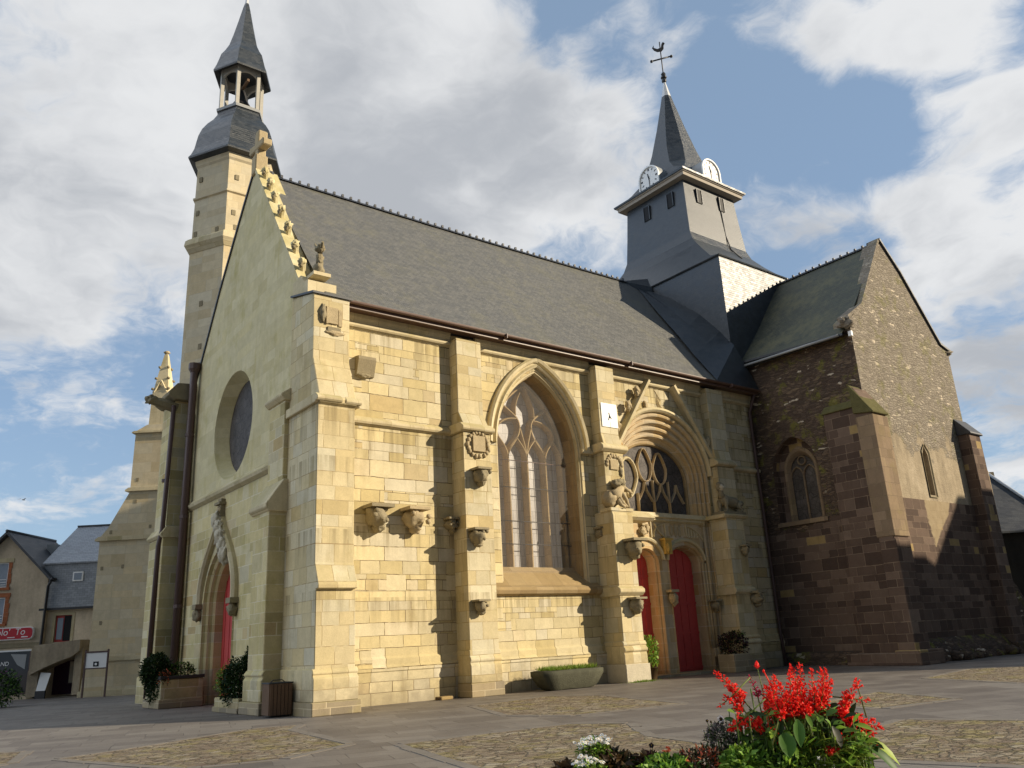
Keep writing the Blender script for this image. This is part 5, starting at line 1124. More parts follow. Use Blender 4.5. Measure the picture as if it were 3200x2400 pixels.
# shrubs at the portal
ps = empty('potted_shrub', 'sunlit green shrub behind the left portal pier before the red door', 'shrub', (16.15, -.62, 0))
b = MB(); b.ring((0, 0), [(.20, 0), (.28, .45), (.30, .45), (.26, .42), (.0, .42)], 14, M_COLEUS, 0, True, False); b.build('pot', ps)
b = MB(); bush(b, (0, 0, .95), (.34, .34, .62), 700, .12, [M_LEAF, M_LEAFL, M_LEAFL], 22); b.build('foliage', ps)
b = MB(); b.tube([(0, 0, .4), (0, 0, .9)], .02, M_WOOD, 5); b.build('stem', ps)
pp = empty('purple_shrub', 'dark purple shrub in a planter at the foot of the right portal pier', 'shrub', (20.95, -.75, 0))
b = MB(); bush(b, (0, 0, 1.05), (.75, .45, .50), 1200, .11, [M_PURP, M_PURP, M_LEAFD], 24); bush(b, (.25, -.05, 1.42), (.4, .25, .16), 160, .10, [M_LEAF, M_LEAFD], 26); b.build('foliage', pp)
b = MB(); b.xy([(-.6, -.42), (.45, -.42), (.45, .4), (-.6, .4)], 0, .7, M_BASE); b.build('planter_box', pp, bevel=.02)
# notice board
F2 = frame((0, 0, 0))
nb = empty('notice_board', 'brown notice board on two posts with a white panel, before the stepped buttress', 'notice board', tuple(Vector((3.08, 24.57, 0))-N_*.9-A_*.47), rz=-YAW)
b = MB(); b.box(-.60, -.53, -.04, .04, 0, 2.28, M_PIPE); b.build('post', nb); b = MB(); b.box(.53, .60, -.04, .04, 0, 2.28, M_PIPE); b.build('post', nb)
b = MB(); b.box(-.53, .53, -.04, .04, 2.12, 2.20, M_PIPE); b.box(-.53, .53, -.04, .04, 1.34, 1.40, M_PIPE); b.build('frame', nb)
b = MB(); b.box(-.53, .53, -.02, .02, 1.40, 2.12, M_WHITE); pn = b.build('panel', nb)
b = MB(); b.box(-.14, .14, -.028, -.02, 1.46, 1.70, M_IRON); b.blob((0, -.03, 1.57), (.06, .008, .06), M_WHITE, 2, .3); b.build('emblem', pn)
# ------------------------------------------------------------------ houses on the left
H0 = Vector((.24, 28.58, 0))
def text_mesh(b, s, fn, x0, z0, hgt, d0, d1, m, shear=0.0, xs=1.0):
    cu = bpy.data.curves.new('t', 'FONT'); cu.body = s; cu.shear = shear; ob = bpy.data.objects.new('t', cu); COL.objects.link(ob)
    dg = bpy.context.evaluated_depsgraph_get(); me = bpy.data.meshes.new_from_object(ob.evaluated_get(dg)); vs = [(fn(x0+v.co.x*hgt*1.35*xs, z0+v.co.y*hgt*1.35, d0)) for v in me.vertices]
    b.add(vs, [tuple(p.vertices) for p in me.polygons], m); bpy.data.objects.remove(ob); bpy.data.curves.remove(cu); bpy.data.meshes.remove(me)
h1 = empty('shop_house', 'beige gabled house with a red shop sign, left edge of the square', 'house', tuple(H0), rz=-YAW)
L3 = lambda u, w, d: (u, d, w)
b = MB(); W1 = (-3.75, -2.27); 
hole1 = [(-3.6, 5.80), (-2.25, 5.80), (-2.25, 7.15), (-3.6, 7.15)]; hole2 = [(-3.6, 3.90), (-2.22, 3.90), (-2.22, 5.28), (-3.6, 5.28)]; hole3 = [(-4.6, .35), (-.42, .35), (-.42, 2.42), (-4.6, 2.42)]
b.ext([(-4.9, 0), (0, 0), (0, 6.25), (-2.42, 8.62), (-4.9, 6.25)], L3, 0, 4.5, M_HOUSE, holes=[hole1, hole2, hole3], back=False)
b.build('wall', h1)
b = MB()
for q in (hole1, hole2, hole3): b.box(q[0][0], q[1][0], .3, .35, q[0][1], q[2][1], M_BLACK)
b.build('dark_interior', h1)
for (x0, z0, x1, z1) in ((-3.6, 5.80, -2.25, 7.15), (-3.6, 3.90, -2.22, 5.28)):
    b = MB(); r = random.Random(int(z0*9))
    zz = z0-.1
    while zz < z1+.05:
        hh = r.uniform(.14, .3); b.box(x1, x1+r.uniform(.14, .28), -.025, .2, zz, min(zz+hh-.01, z1+.1), M_BRICK); zz += hh
    b.box(x0-.2, x1+.26, -.03, .2, z1, z1+.22, M_BRICK if z0 < 5 else M_TRIM); b.box(x0-.2, x1+.2, -.08, .2, z0-.14, z0, M_BRICK); fr = b.build('window', h1)
    b = MB()
    for xx in (x0, (x0+x1)/2-.03, x1-.07): b.box(xx, xx+.07, .05, .12, z0, z1, M_WHITE)
    for q in (z0, z1-.07): b.box(x0, x1, .05, .12, q, q+.07, M_WHITE)
    b.build('frame', fr)
    b = MB(); b.box(x0, x1, .09, .10, z0, z1, M_PANE); b.build('pane', fr)
    b = MB(); [b.box(x0, x1, -.12, -.10, z0+.12+k*.14, z0+.15+k*.14, M_WHITE) for k in range(3)]; b.build('guard_rail', fr)
b = MB()
for sg in (1, -1):
    cx = -2.42; b.ext([(cx, 8.66), (cx+sg*2.75, 5.97), (cx+sg*2.75, 6.13), (cx, 8.84)], L3, -.32, 4.6, M_SLATED)
b.tube([(-2.42, -.34, 8.84), (-2.42, 4.6, 8.84)], .09, M_SLATED, 6); rf = b.build('roof', h1)
b = MB(); b.box(-1.65, -1.08, 2.4, 3.3, 7.2, 8.35, M_ZINC); b.build('chimney', rf)
b = MB(); b.tube([(.38, -.35, 6.02), (.36, -.3, 6.12), (.38, .2, 6.1)], .08, M_IRON, 6); b.build('gutter', rf)
b = MB(); b.tube([(.34, -.3, 6.0), (.10, -.12, 5.75), (.06, -.12, 2.6), (.02, -.16, .05)], .07, M_IRON, 7); b.box(-.08, .18, -.22, 0, 2.45, 2.62, M_WHITE); b.build('downpipe', h1)
b = MB()
rr = .22; sgn = [(-4.7, 3.02), (-.62, 3.02)]+[(-.62+rr*sin(a), 3.02+rr-rr*cos(a)) for a in (.4, .8, 1.2, 1.57)]+[(-.40, 3.45)]+[(-.62+rr*cos(a), 3.45+rr*sin(a)) for a in (.4, .8, 1.2)]+[(-.62, 3.67), (-4.7, 3.67)]
b.ext(sgn, L3, -.16, 0, M_WHITE)
b.ext([(-4.7+(p[0]+4.7)*.992 if p[0] > -4 else p[0], 3.345+(p[1]-3.345)*.86) for p in sgn], L3, -.175, -.16, M_SIGN); sg_ = b.build('shop_sign', h1)
b = MB(); text_mesh(b, "plo'  To", L3, -2.36, 3.27, .36, -.18, 0, M_WHITE, .12, 1.0); b.box(-1.75, -1.35, -.18, -.176, 3.13, 3.17, M_WHITE); b.box(-1.0, -.65, -.18, -.176, 3.13, 3.18, M_WHITE); b.build('lettering', sg_)
b = MB(); b.box(-4.6, -.42, .02, .05, .35, 2.42, M_SHOP); sw = b.build('shop_window', h1)
b = MB(); b.box(-4.6, -.40, -.06, .06, 2.42, 2.50, M_WHITE); b.box(-.50, -.42, -.05, .06, .3, 2.42, M_PIPE); b.box(-4.6, -.42, -.05, .08, .25, .36, M_PIPE); b.build('frame', sw)
b = MB(); text_mesh(b, "AND", L3, -2.25, 1.72, .22, .015, 0, M_WHITE, .1); text_mesh(b, "AND", L3, -2.2, 1.25, .22, .015, 0, M_PURPLE, .1); b.ext([(-1.55, 2.3), (-.7, 2.25), (-.72, 1.5), (-1.15, 1.75)], L3, .012, .016, M_ZINC); b.build('lettering', sw)
b = MB(); b.box(-.42, .0, -.10, .3, 0, 2.55, M_BASE); b.box(-4.9, .02, -.04, .1, 2.60, 2.86, M_STATG); b.build('stone_pilaster', h1, bevel=.02)
hb = empty('dark_bush', 'dark round bush in front of the shop window at the left edge', 'bush', (-2.3, 20.2, 0))
b = MB(); bush(b, (-.3, 0, .75), (1.05, .9, .85), 2200, .13, [M_LEAFD, M_LEAFD, M_LEAF], 31); b.build('foliage', hb)
b = MB(); b.tube([(-.3, 0, 0), (-.3, 0, .6)], .06, M_WOOD, 6); b.build('stem', hb)
# second house
H2 = H0+N_*4
h2 = empty('slate_hung_house', 'old stone house with a grey slate front and red door above a stone stair', 'house', tuple(H0+A_*1.92+N_*.3+Vector((0, 0, .118))), rz=-YAW); h2.scale = (.926, .926, .926)
b = MB(); b.ext([(-2.05, -.2), (3.0, -.2), (3.0, 4.85), (-2.05, 4.85)], L3, 0, 6, M_HOUSE2, holes=[[(-1.55, 2.90), (-.58, 2.90), (-.58, 4.40), (-1.55, 4.40)], [(-1.75, -.1), (.28, -.1), (.28, 1.95), (-1.75, 1.75)]], back=False); b.build('wall', h2)
b = MB(); b.ext([(-2.30, 4.78), (3.0, 4.78), (3.0, 7.45), (-2.42, 7.45)], L3, -.25, 3, M_SLATEH); b.box(-2.42, 3.0, -.34, -.2, 4.70, 4.82, M_IRON); b.build('slate_hanging', h2)
b = MB(); b.add([(-2.5, -.35, 7.42), (3.1, -.35, 7.42), (3.1, 3.2, 10.05), (-2.5, 3.2, 10.05), (3.1, 6.5, 7.4), (-2.5, 6.5, 7.4), (-2.5, -.35, 7.34), (3.1, -.35, 7.34)], [(0, 1, 2, 3), (3, 2, 4, 5), (0, 6, 7, 1), (0, 3, 5), (1, 4, 2)], M_SLATEH); b.box(-2.5, 3.1, 3.1, 3.3, 10.02, 10.12, M_SLATED); b.build('roof', h2)
b = MB(); b.box(-.64, -.04, -.31, -.25, 6.30, 6.84, M_WHITE); wf = b.build('window', h2)
b = MB(); b.box(-.57, -.11, -.32, -.305, 6.37, 6.77, M_PANE); b.build('pane', wf)
b = MB(); b.box(-1.55, -.58, .10, .16, 2.90, 4.40, M_RED); b.box(-1.06, -.62, .07, .10, 2.95, 4.36, M_BLACK); dr = b.build('door', h2)
b = MB(); b.box(-1.45, -1.12, .06, .10, 3.05, 4.25, M_PANE); b.build('pane', dr)
b = MB(); b.box(-1.72, -1.55, -.03, .2, 2.8, 4.55, M_TRIM); b.box(-.58, -.42, -.03, .2, 2.8, 4.55, M_TRIM); b.box(-1.55, -.58, -.03, .2, 4.40, 4.58, M_TRIM); b.build('door_surround', h2)
b = MB(); b.ext([(-2.1, 1.15), (-2.1, 2.05), (-2.0, 2.75), (.6, 2.95), (.6, 2.35), (.2, 2.05), (-.6, 1.80), (-1.5, 1.45)], L3, -1.1, -.02, M_RUBG)
for k in range(7): b.box(-2.2+.18*k, -2.0+.18*k, -1.0, -.05, 1.9, 2.15+.1*k, M_BASE)
b.build('stone_stair', h2)
b = MB(); b.ext([(-2.3, 0), (-1.72, 0), (-1.72, 1.5), (-2.3, 1.4)], L3, -.9, .0, M_RUBG); b.ext([(.28, 0), (.7, 0), (.7, 2.5), (.28, 2.2)], L3, -.9, 0, M_RUBG); b.build('stone_pier', h2)
b = MB(); b.box(-1.75, .28, .8, .9, 0, 2, M_PURPLED); b.build('back_door', h2)
b = MB(); b.box(-.72, .22, .5, .56, .56, 1.85, M_PIPE); ow = b.build('window', h2)
b = MB(); b.box(-.66, -.28, .47, .49, .62, 1.79, M_HOUSE2); b.box(-.20, .17, .47, .49, .62, 1.79, M_PANE); b.build('pane', ow)
sbd = empty('menu_board', 'tilted white board leaning in the dark passage under the stone stair', 'sign board', tuple(H0+A_*(1.92-1.36*.926)-N_*.6), rz=-YAW); sbd.scale = (.926, .926, .926)
b = MB(); b.add([(-.33, 0, .42), (.18, 0, .42), (.36, .1, 1.34), (-.22, .1, 1.40), (-.33, .04, .42), (.18, .04, .42), (.36, .14, 1.34), (-.22, .14, 1.40)], [(0, 1, 2, 3), (7, 6, 5, 4), (0, 4, 5, 1), (1, 5, 6, 2), (2, 6, 7, 3), (3, 7, 4, 0)], M_WHITE); b.build('panel', sbd)
b = MB(); b.box(-.36, .20, -.03, .08, 0, .42, M_IRON); b.build('stand', sbd)
# house on the right
R0 = Vector((40.71, -3.57, 0))
h3 = empty('slate_roofed_house', 'dark boarded house with a big slate roof beyond the transept, right edge', 'house', tuple(R0), rz=-YAW)
b = MB(); b.ext([(-5, 0), (3.4, 0), (3.4, 6.0), (-5, 6.0)], L3, 0, 8, M_DKWOOD, back=False); b.box(-5, 3.4, -.02, .1, 0, .72, M_HOUSE); b.box(-5, 3.4, -.05, .1, 2.1, 2.2, M_FASCIA); b.build('wall', h3)
b = MB(); b.add([(-5, -.3, 5.95), (3.5, -.3, 5.95), (1.35, 4.0, 10.65), (-5, 4.0, 10.1), (3.5, 8.3, 5.95), (-5, 8.3, 5.95), (-5, -.3, 5.85), (3.5, -.3, 5.85)], [(0, 1, 2, 3), (1, 4, 2), (3, 2, 4, 5), (0, 6, 7, 1)], M_SLATED); rf = b.build('roof', h3)
b = MB(); b.tube([(1.35, 3.95, 10.7), (2.42, 1.85, 8.4), (3.5, -.33, 6.03)], .09, M_LEAD, 6); b.build('hip_flashing', rf)
b = MB(); b.box(2.1, 2.8, 4.0, 4.8, 8.2, 9.9, M_STATG); b.build('chimney', rf)
b = MB(); b.box(-.34, 2.6, -.08, .1, .76, 2.10, M_IRON); w3 = b.build('window', h3)
b = MB(); b.box(-.05, .5, -.10, -.08, 1.3, 1.95, M_PANE); b.box(.6, 1.9, -.10, -.08, 1.0, 1.95, M_SHOP); b.build('pane', w3)
# unseen houses opposite that shade the transept; cream ones added to block low sky
def row_house(x0, x1, y0, y1, eave, ridge, lab, hip0=0.0, hip1=0.0):
    h = empty('row_house', lab, 'house', (x0, y0, 0), 'houses across the square')
    b = MB(); b.box(0, x1-x0, 0, y1-y0, 0, eave, M_HOUSE2)
    b.build('wall', h); b = MB(); my = (y1-y0)/2; X = x1-x0
    b.add([(0, 0, eave), (X, 0, eave), (X, y1-y0, eave), (0, y1-y0, eave), (hip0, my, ridge), (X-hip1, my, ridge)], [(0, 1, 5, 4), (2, 3, 4, 5), (1, 2, 5), (3, 0, 4)], M_SLATEH); b.build('roof', h)
for a in ROWS: row_house(*a)
# gull
gl = MB(); gl.tube([(-.25, 0, 0), (-.1, 0, .03), (.15, 0, .04), (.32, 0, .06)], [.02, .08, .08, .02], M_WHITE, 7); gl.loops([[(-.08, 0, .05), (.1, 0, .05)], [(-.1, .35, .22), (.08, .35, .22)], [(-.2, .75, .12), (-.14, .75, .12)]], M_WHITE, False); gl.loops([[(-.08, 0, .05), (.1, 0, .05)], [(-.1, -.35, .22), (.08, -.35, .22)], [(-.2, -.75, .12), (-.14, -.75, .12)]], M_ZINC, False)
o = gl.build('gull', None, (-1.2, 30.5, 10.7)); o.rotation_euler.z = radians(40); o.scale = (.42, .42, .42); tag(o, 'small gull flying in the blue sky above the beige house', 'bird')
# ------------------------------------------------------------------ raised flower planter in the foreground
FS = 1.35
def FP(a, z, n=0.0): return CAMP*1.0 + A_*(a*FS) + N_*(2.4*FS+n) + Vector((0, 0, (z-1.6)*FS))
fpo = FP(.5, 0); fpo.z = 0
pb = empty('flower_planter', 'raised stone flower planter in the foreground', 'planter', tuple(fpo), rz=-YAW)
ZR = 1.0
b = MB(); b.box(-.85, .50, -.30, .62, 0, ZR-.06, M_BASE); b.build('trough', pb, bevel=.02)
b = MB(); b.loops([[(-.9, -.35, ZR-.06), (.55, -.35, ZR-.06), (.55, .67, ZR-.06), (-.9, .67, ZR-.06)], [(-.9, -.35, ZR), (.55, -.35, ZR), (.55, .67, ZR), (-.9, .67, ZR)], [(-.78, -.24, ZR), (.44, -.24, ZR), (.44, .55, ZR), (-.78, .55, ZR)], [(-.78, -.24, ZR-.06), (.44, -.24, ZR-.06), (.44, .55, ZR-.06), (-.78, .55, ZR-.06)]], M_BASE); b.build('rim', pb)
b = MB(); b.box(-.78, .44, -.24, .55, ZR-.09, ZR-.02, M_SOIL); b.build('soil', pb)
def plant(name, lab, cat, base, group=None):
    e = empty(name, lab, cat, tuple(base), group or (name.replace('_', ' ')+' plants in the flower planter' if name in ('scarlet_salvia', 'white_alyssum', 'coleus', 'bedding_plant', 'bronze_bedding_plant', 'snapdragon', 'white_petunia', 'marigold', 'pansy') else None)); inv = -Vector(base); return e, inv
class OB(MB):
    # mesh builder whose world points are stored relative to a base
    def __init__(s, base): super().__init__(); s.base = Vector(base)
    def build(s, name, parent): s.v = [tuple(Vector(v)-s.base) for v in s.v]; return super().build(name, parent)
def floret(b, p, d, L, m, r, open_=1.0):
    d = d.normalized(); s = d.orthogonal().normalized(); t = d.cross(s); a0 = r.random()*6.28; k = 5; ls = []
    for q, rad in ((0, .10), (.35, .16), (.7, .20)): ls.append([p+d*L*q+(s*cos(a0+6.283*i/k)+t*sin(a0+6.283*i/k))*L*rad for i in range(k)])
    b.loops(ls, m, True, False, True)
    tip = p+d*L*.66
    for i in range(3):
        a = a0+2.09*i; leaf(b, tip, d*.8+(s*cos(a)+t*sin(a))*.8*open_, d, L*r.uniform(.35, .6), L*.42, m, .5, 2)
def spike(b, bs, p0, p1, n, r, m=None, L=.020, rad=.012, bend=.0):
    # red flower spike from p0 to p1
    m = m or M_SALV; p0, p1 = Vector(p0), Vector(p1); ax = (p1-p0); ln = ax.length; axn = ax.normalized(); s = axn.orthogonal().normalized(); t = axn.cross(s)
    side = A_*bend
    P = lambda q: p0+ax*q+side*ln*q*q
    bs.tube([P(0)-axn*.10, P(0), P(.5), P(.97)], [.0028, .0024, .002, .001], M_STEM, 5)
    for i in range(n):
        q = (i+r.random())/n; a = i*2.4+r.uniform(-.4, .4); out = s*cos(a)+t*sin(a); k = 1.0-.55*q
        floret(b, P(q)+out*rad*.3, out*.9+axn*r.uniform(.2, .9), L*k*r.uniform(.8, 1.3), m, r, r.uniform(.6, 1.2))
    for i in range(6): floret(b, P(1.0-.03*i), axn+rdir(r)*.5, L*.55, m, r, .4)
R = random.Random(77)
def salvia(lab, base, spikes, leaves):
    e, inv = plant('scarlet_salvia', lab, 'flower', base)
    st = OB(base)
    for (a0, z0, n0, a1, z1, n1, cnt, bend, L) in spikes:
        b = OB(base); spike(b, st, FP(a0, z0, n0), FP(a1, z1, n1), cnt, R, None, L, .012*L/.02, bend); b.build('flower_spike', e)
    for (a, z, n, da, dz, L, w, m) in leaves:
        p = FP(a, z, n); q = FP(a, z-.04, n); 
        st.tube([p-Vector((0, 0, .12)), p], .002, M_STEM, 4)
    st.build('stem', e)
    lf = OB(base)
    for (a, z, n, da, dz, L, w, m) in leaves:
        leaf(lf, FP(a, z, n), A_*da+Vector((0, 0, dz))+N_*R.uniform(-.7, -.1), Vector((0, 0, 1))-N_*.6, L, w, m, R.uniform(.1, .45), 4)
    lf.build('leaves', e); return e
def rl(n, a0, a1, z0, z1, mats, L=(.035, .062)):
    out = []
    for _ in range(n):
        out.append((R.uniform(a0, a1), R.uniform(z0, z1), R.uniform(-.09, .12), R.gauss(0, .8), R.uniform(-.5, .7), R.uniform(*L), R.uniform(.016, .030), R.choice(mats)))
    return out
# centre plant
sp_ = []
for a0, z0, a1, z1 in ((.655, 1.385, .68, 1.472), (.645, 1.40, .648, 1.448), (.70, 1.39, .727, 1.482), (.735, 1.395, .757, 1.495), (.745, 1.40, .775, 1.498), (.76, 1.39, .79, 1.484), (.775, 1.395, .812, 1.485), (.79, 1.385, .83, 1.482), (.795, 1.375, .832, 1.452), (.68, 1.375, .70, 1.455), (.665, 1.38, .664, 1.455), (.72, 1.38, .715, 1.455), (.75, 1.385, .745, 1.455), (.785, 1.37, .80, 1.445), (.70, 1.375, .69, 1.43), (.765, 1.375, .77, 1.44)):
    sp_.append((a0, z0-.012, R.uniform(-.06, .10), a1, z1, R.uniform(-.06, .10), 40, R.uniform(-.15, .15), R.uniform(.019, .024)))
for k in range(10):
    a = R.uniform(.65, .81); sp_.append((a, 1.372, R.uniform(-.10, .02), a+R.uniform(-.02, .03), 1.372+R.uniform(.04, .065), R.uniform(-.10, .02), 26, 0, .020))
lv_ = rl(260, .62, .88, 1.27, 1.385, [M_LEAF, M_LEAFL, M_LEAFL, M_LEAFD])
salvia('bushy scarlet salvia with the thickest mass of red spikes, centre of the foreground bed', FP(.73, 1.17), sp_, lv_)
# left plant
sp_ = [(.582, 1.415, -.02, .528, 1.492, -.02, 46, -.15, .022), (.57, 1.385, -.03, .545, 1.432, -.03, 20, -.3, .019), (.545, 1.43, -.03, .518, 1.408, -.03, 8, -.3, .016), (.575, 1.40, -.02, .552, 1.455, .0, 26, 0, .022), (.645, 1.34, -.05, .632, 1.372, -.05, 20, .1, .020), (.60, 1.376, -.05, .55, 1.352, -.05, 18, -.2, .024), (.60, 1.376, -.05, .60, 1.345, -.06, 16, .2, .024), (.57, 1.378, -.06, .535, 1.352, -.06, 12, -.2, .024), (.633, 1.335, -.06, .65, 1.315, -.06, 8, .2, .018)]
lv_ = rl(80, .54, .66, 1.26, 1.39, [M_LEAF, M_LEAFD, M_LEAF])
salvia('scarlet salvia with one tall leaning spike, left of the thick red mass', FP(.585, 1.17), sp_, lv_)
# right plant
sp_ = [(.835, 1.365, .0, .882, 1.438, .0, 44, .1, .022), (.86, 1.41, .0, .912, 1.402, .0, 12, .1, .018), (.83, 1.36, -.02, .86, 1.425, .0, 32, 0, .022), (.825, 1.375, -.02, .885, 1.33, -.02, 30, .2, .023), (.85, 1.36, -.02, .92, 1.335, -.02, 32, .2, .023), (.84, 1.335, -.03, .875, 1.365, -.02, 26, .2, .022), (.83, 1.325, -.04, .90, 1.32, -.04, 22, .1, .020), (.80, 1.33, -.07, .822, 1.305, -.07, 14, .1, .018), (.762, 1.283, -.09, .785, 1.292, -.09, 14, .2, .022), (.895, 1.31, -.02, .915, 1.285, -.02, 8, .2, .016), (.902, 1.43, .02, .902, 1.452, .03, 10, 0, .020), (.865, 1.335, 0, .915, 1.352, 0, 18, .1, .021)]
lv_ = rl(90, .80, .90, 1.26, 1.36, [M_LEAF, M_LEAFL, M_LEAFD])+[(.875, 1.30, -.03, .9, -.55, .16, .045, M_LEAF), (.89, 1.305, .0, .95, -.35, .13, .045, M_LEAFL), (.785, 1.35, -.10, .3, -.8, .075, .032, M_HEATH), (.70, 1.37, -.09, -.2, -.9, .10, .04, M_LEAF), (.655, 1.31, -.1, .6, -.5, .06, .05, M_LEAFL), (.66, 1.34, -.1, -.1, -.8, .09, .06, M_LEAF)]
salvia('scarlet salvia whose red spikes lean outward, right of the thick red mass', FP(.85, 1.17), sp_, lv_)
# thin bud stalks and a magenta sprig
base = FP(.64, 1.17); e, _ = plant('magenta_salvia', 'thin magenta sprig with a long stalked bud rising beside the red mass', 'flower', base)
st = OB(base); b = OB(base); spike(b, st, FP(.628, 1.42, .03), FP(.622, 1.475, .03), 16, R, M_MAG, .017, .009, -.2); b.build('flower_spike', e)
b = OB(base); spike(b, st, FP(.638, 1.43, .03), FP(.633, 1.435, .03), 8, R, M_MAG, .016, .010); b.build('flower_spike', e)
b = OB(base); st.tube([FP(.645, 1.30, .02), FP(.642, 1.43, .02), FP(.635, 1.497, .02)], [.0026, .0022, .0016], M_STEM, 5); b.blob(FP(.635, 1.505, .02), (.009, .009, .015), M_SALV, 2, .3, 2, 1); [floret(b, FP(.635, 1.499, .02), Vector((R.gauss(0, 1), R.gauss(0, 1), .6)), .015, M_SALV, R) for k in range(5)]; b.build('bud', e)
b = OB(base); st.tube([FP(.672, 1.42, .02), FP(.66, 1.47, .02)], [.002, .0015], M_STEM, 5); st.tube([FP(.668, 1.445, .02), FP(.652, 1.487, .02)], [.004, .002], M_SALV, 6); b.blob(FP(.651, 1.489, .02), (.005, .005, .007), M_SALV, 2, .2, 2, 1); b.build('bud', e); st.build('stem', e)
# white flowers
def alyssum(lab, base, discs, fol):
    e, _ = plant('white_alyssum', lab, 'flower', base); b = OB(base); st = OB(base); r = random.Random(int(base[0]*1000))
    for (a, z, n, sz, cnt) in discs:
        for k in range(cnt):
            p = FP(a+r.gauss(0, sz), z+r.gauss(0, sz*.30), n+r.gauss(0, sz))
            nrm = (Vector((0, 0, 1))+rdir(r, 0)*.35-N_*.35).normalized(); s = nrm.orthogonal().normalized(); t = nrm.cross(s); a0 = r.random()*6
            for i in range(5): dd = s*cos(a0+i*1.257)+t*sin(a0+i*1.257); leaf(b, p, dd, nrm, .0085, .009, M_WPET, .1, 2)
            b.blob(p+nrm*.001, (.0018, .0018, .0018), M_YPET, k, .1, 1, 1)
            if k % 3 == 0: st.tube([FP(a, z-.05, n), p], [.0012, .0008], M_STEM, 3)
    b.build('petals', e); st.build('stem', e)
    f = OB(base)
    for (a, z, n, ra, rz_, cnt) in fol: bush(f, FP(a, z, n), (ra, ra, rz_), cnt, .022, [M_LEAF, M_LEAFL, M_GRASS], cnt, .4, .2, .35)
    f.build('foliage', e)
alyssum('upper clump of small white flowers at the left end of the foreground bed', FP(.17, 1.17), [(.175, 1.338, .02, .016, 60), (.15, 1.332, .0, .012, 36), (.195, 1.335, .02, .012, 24), (.137, 1.322, .0, .008, 16), (.21, 1.337, .02, .004, 6)], [(.17, 1.315, .02, .055, .028, 420)])
alyssum('lower clump of small white flowers at the left end of the foreground bed', FP(.14, 1.17), [(.145, 1.298, -.05, .012, 40), (.132, 1.288, -.06, .014, 40), (.173, 1.288, -.06, .007, 14), (.155, 1.275, -.06, .006, 6)], [(.15, 1.268, -.05, .06, .04, 480)])
def leafy(name, lab, cat, a, z, n, rad, cnt, L, mats, wr=.55, seed=0, extra=None, shell=.35):
    base = FP(a, 1.17, n); e, _ = plant(name, lab, cat, base); f = OB(base)
    bush(f, FP(a, z, n), rad, cnt, L, mats, seed, .4, shell, wr); f.build('foliage', e)
    st = OB(base); r = random.Random(seed)
    for k in range(5): st.tube([base+Vector((r.uniform(-.02, .02), r.uniform(-.02, .02), -.1)), FP(a, z, n)+Vector((r.uniform(-rad[0], rad[0])*.6, r.uniform(-rad[1], rad[1])*.6, 0))], .003, M_STEM, 4)
    st.build('stem', e)
    if extra: extra(e, base)
    return e
leafy('coleus', 'dark brown leaved coleus just right of the white flowers', 'plant', .225, 1.276, .02, (.075, .07, .038), 420, .030, [M_COLEUS, M_COLEUS, M_LEAFD], .6, 41)
leafy('coleus', 'dark brown leaved coleus next to the yellow green leaves, mid bed', 'plant', .315, 1.268, .03, (.075, .07, .032), 380, .028, [M_COLEUS, M_COLEUS, M_PURP], .6, 42)
leafy('coleus', 'single dark leaf cluster at the bottom left corner of the bed', 'plant', .09, 1.262, -.02, (.035, .04, .025), 60, .045, [M_COLEUS], .7, 43)
leafy('bedding_plant', 'fresh green bedding plant between the brown coleus plants', 'plant', .345, 1.262, -.06, (.11, .07, .045), 620, .026, [M_LEAF, M_LEAFL, M_LEAF], .6, 44)
leafy('bronze_bedding_plant', 'bronze brown bushy plant with tiny orange flecks left of the heather', 'plant', .445, 1.268, .0, (.085, .08, .052), 900, .020, [M_COLEUS, M_COLEUS, M_LEAFD, M_OPET], .4, 45)
leafy('bronze_bedding_plant', 'low bronze plant in front at the bottom edge left of the orange bloom', 'plant', .41, 1.25, -.06, (.07, .06, .035), 420, .02, [M_COLEUS, M_LEAFD, M_LEAF], .4, 46)
leafy('heather', 'grey purple heather under the leaning red spike', 'plant', .515, 1.325, .02, (.052, .06, .055), 900, .016, [M_HEATH, M_HEATH, M_LEAFD], .35, 47)
leafy('bedding_plant', 'bright green bedding plant below the leaning red spike', 'plant', .555, 1.272, -.06, (.085, .07, .05), 620, .030, [M_LEAF, M_LEAFL, M_LEAFL], .5, 48)
leafy('bedding_plant', 'green bedding plant at the bottom edge below the thick red mass', 'plant', .66, 1.262, -.08, (.10, .06, .045), 700, .028, [M_LEAF, M_LEAFL, M_LEAFD], .45, 49)
base = FP(.80, 1.17); e, _ = plant('ornamental_grass', 'fine yellow green grass spilling at the right end of the bed', 'plant', base); f = OB(base); r = random.Random(50)
for _ in range(520):
    p = FP(r.uniform(.70, .86), r.uniform(1.24, 1.31), r.uniform(-.10, .04)); leaf(f, p, Vector((0, 0, r.uniform(-.3, 1)))+A_*r.gauss(.25, .7)-N_*r.uniform(0, .6), rdir(r, 1), r.uniform(.04, .09), r.uniform(.003, .007), M_GRASS if r.random() < .5 else M_LEAFL, r.uniform(.2, .8), 4)
f.build('blades', e)
def bloom(name, lab, a, z, n, m, sz, cnt, stemz):
    base = FP(a, 1.17, n); e, _ = plant(name, lab, 'flower', base); b = OB(base); st = OB(base); r = random.Random(int(a*999))
    for k in range(cnt):
        p = FP(a, z, n)+Vector((r.gauss(0, sz), r.gauss(0, sz), r.gauss(0, sz)))
        for i in range(5): leaf(b, p, rdir(r, .3)-N_*.3, rdir(r, 1), sz*1.3, sz*1.0, m, .3, 2)
    st.tube([base-Vector((0, 0, .1)), FP(a, z, n)], .0022, M_STEM, 4); b.build('petals', e); st.build('stem', e)
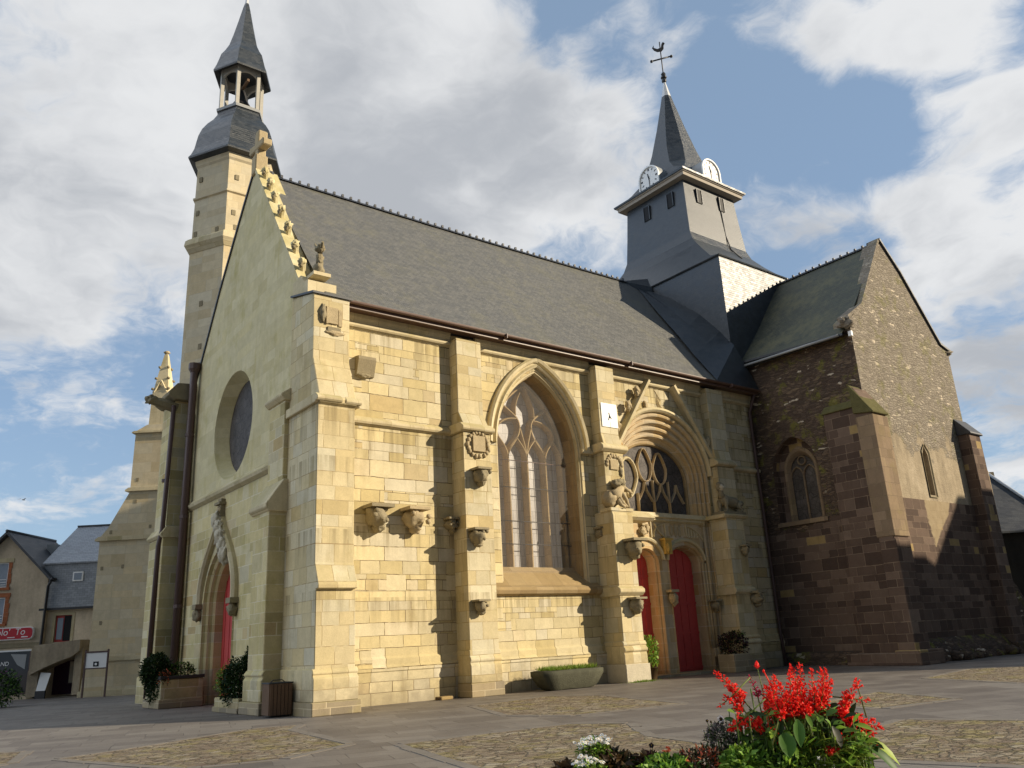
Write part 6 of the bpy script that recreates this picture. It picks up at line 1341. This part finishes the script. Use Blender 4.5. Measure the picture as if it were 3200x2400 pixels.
bloom('snapdragon', 'yellow bloom at the bottom right end of the bed', .853, 1.255, -.02, M_YPET, .013, 12, 0)
bloom('snapdragon', 'orange red bloom at the bottom edge below the heather', .52, 1.252, -.05, M_OPET, .012, 10, 0)
bloom('snapdragon', 'small yellow blossom low in front of the thick red mass', .672, 1.283, -.10, M_YPET, .007, 6, 0)
bloom('white_petunia', 'white blossom at the bottom right beside the yellow bloom', .835, 1.245, -.04, M_WPET, .010, 8, 0)
bloom('white_petunia', 'small white blossom low in the fine grass', .735, 1.272, -.10, M_WPET, .006, 4, 0)
bloom('marigold', 'small orange blossom between the brown coleus plants', .362, 1.303, .0, M_OPET, .008, 6, 0)
bloom('marigold', 'small golden blossom at the front of the bronze plant', .405, 1.262, -.08, M_YPET, .006, 4, 0)
def pansy(lab, a, z, n, white, sz):
    base = FP(a+.01, 1.20, n); e, _ = plant('pansy', lab, 'flower', base); b = OB(base); st = OB(base); p = FP(a, z, n); r = random.Random(int(a*997)); nrm = (-N_+Vector((0, 0, .3))+A_*r.uniform(-.4, .4)).normalized(); s = nrm.orthogonal().normalized(); t = nrm.cross(s)
    for i in range(5): dd = s*cos(i*1.257)+t*sin(i*1.257); leaf(b, p, dd, nrm, sz, sz*1.1, M_WPET if white else M_BPET, .1, 3); leaf(b, p+nrm*.0012, dd, nrm, sz*.55, sz*.6, M_BPET, .1, 3)
    b.blob(p+nrm*.002, (.0015, .0015, .0015), M_YPET, 1, .1, 1, 1); st.tube([base-Vector((0, 0, .1)), FP(a+.008, z-.04, n), p], .0013, M_STEM, 4); b.build('petals', e); st.build('stem', e)
pansy('white pansy with a black face standing highest beside the leaning red spike', .518, 1.372, .02, True, .015)
pansy('black pansy left of the white faced pansy, the taller of a close pair', .482, 1.369, .03, False, .006)
pansy('black pansy between the white faced pansy and the taller black one', .492, 1.366, .03, False, .005)
pansy('black pansy low under the pair of black pansies, on the right', .484, 1.345, .03, False, .005)
pansy('small white and black pansy low at the left above the bronze plant', .470, 1.345, .03, True, .005)
pansy('black and white pansy just above the bronze plant top', .484, 1.327, .03, True, .007)
pansy('dark pansy standing over the brown coleus in mid bed', .325, 1.315, .03, False, .010)
pansy('dark pansy beside the upper clump of white flowers', .20, 1.318, .02, False, .007)
pansy('dark pansy on the lower clump of white flowers', .162, 1.312, -.02, False, .007)
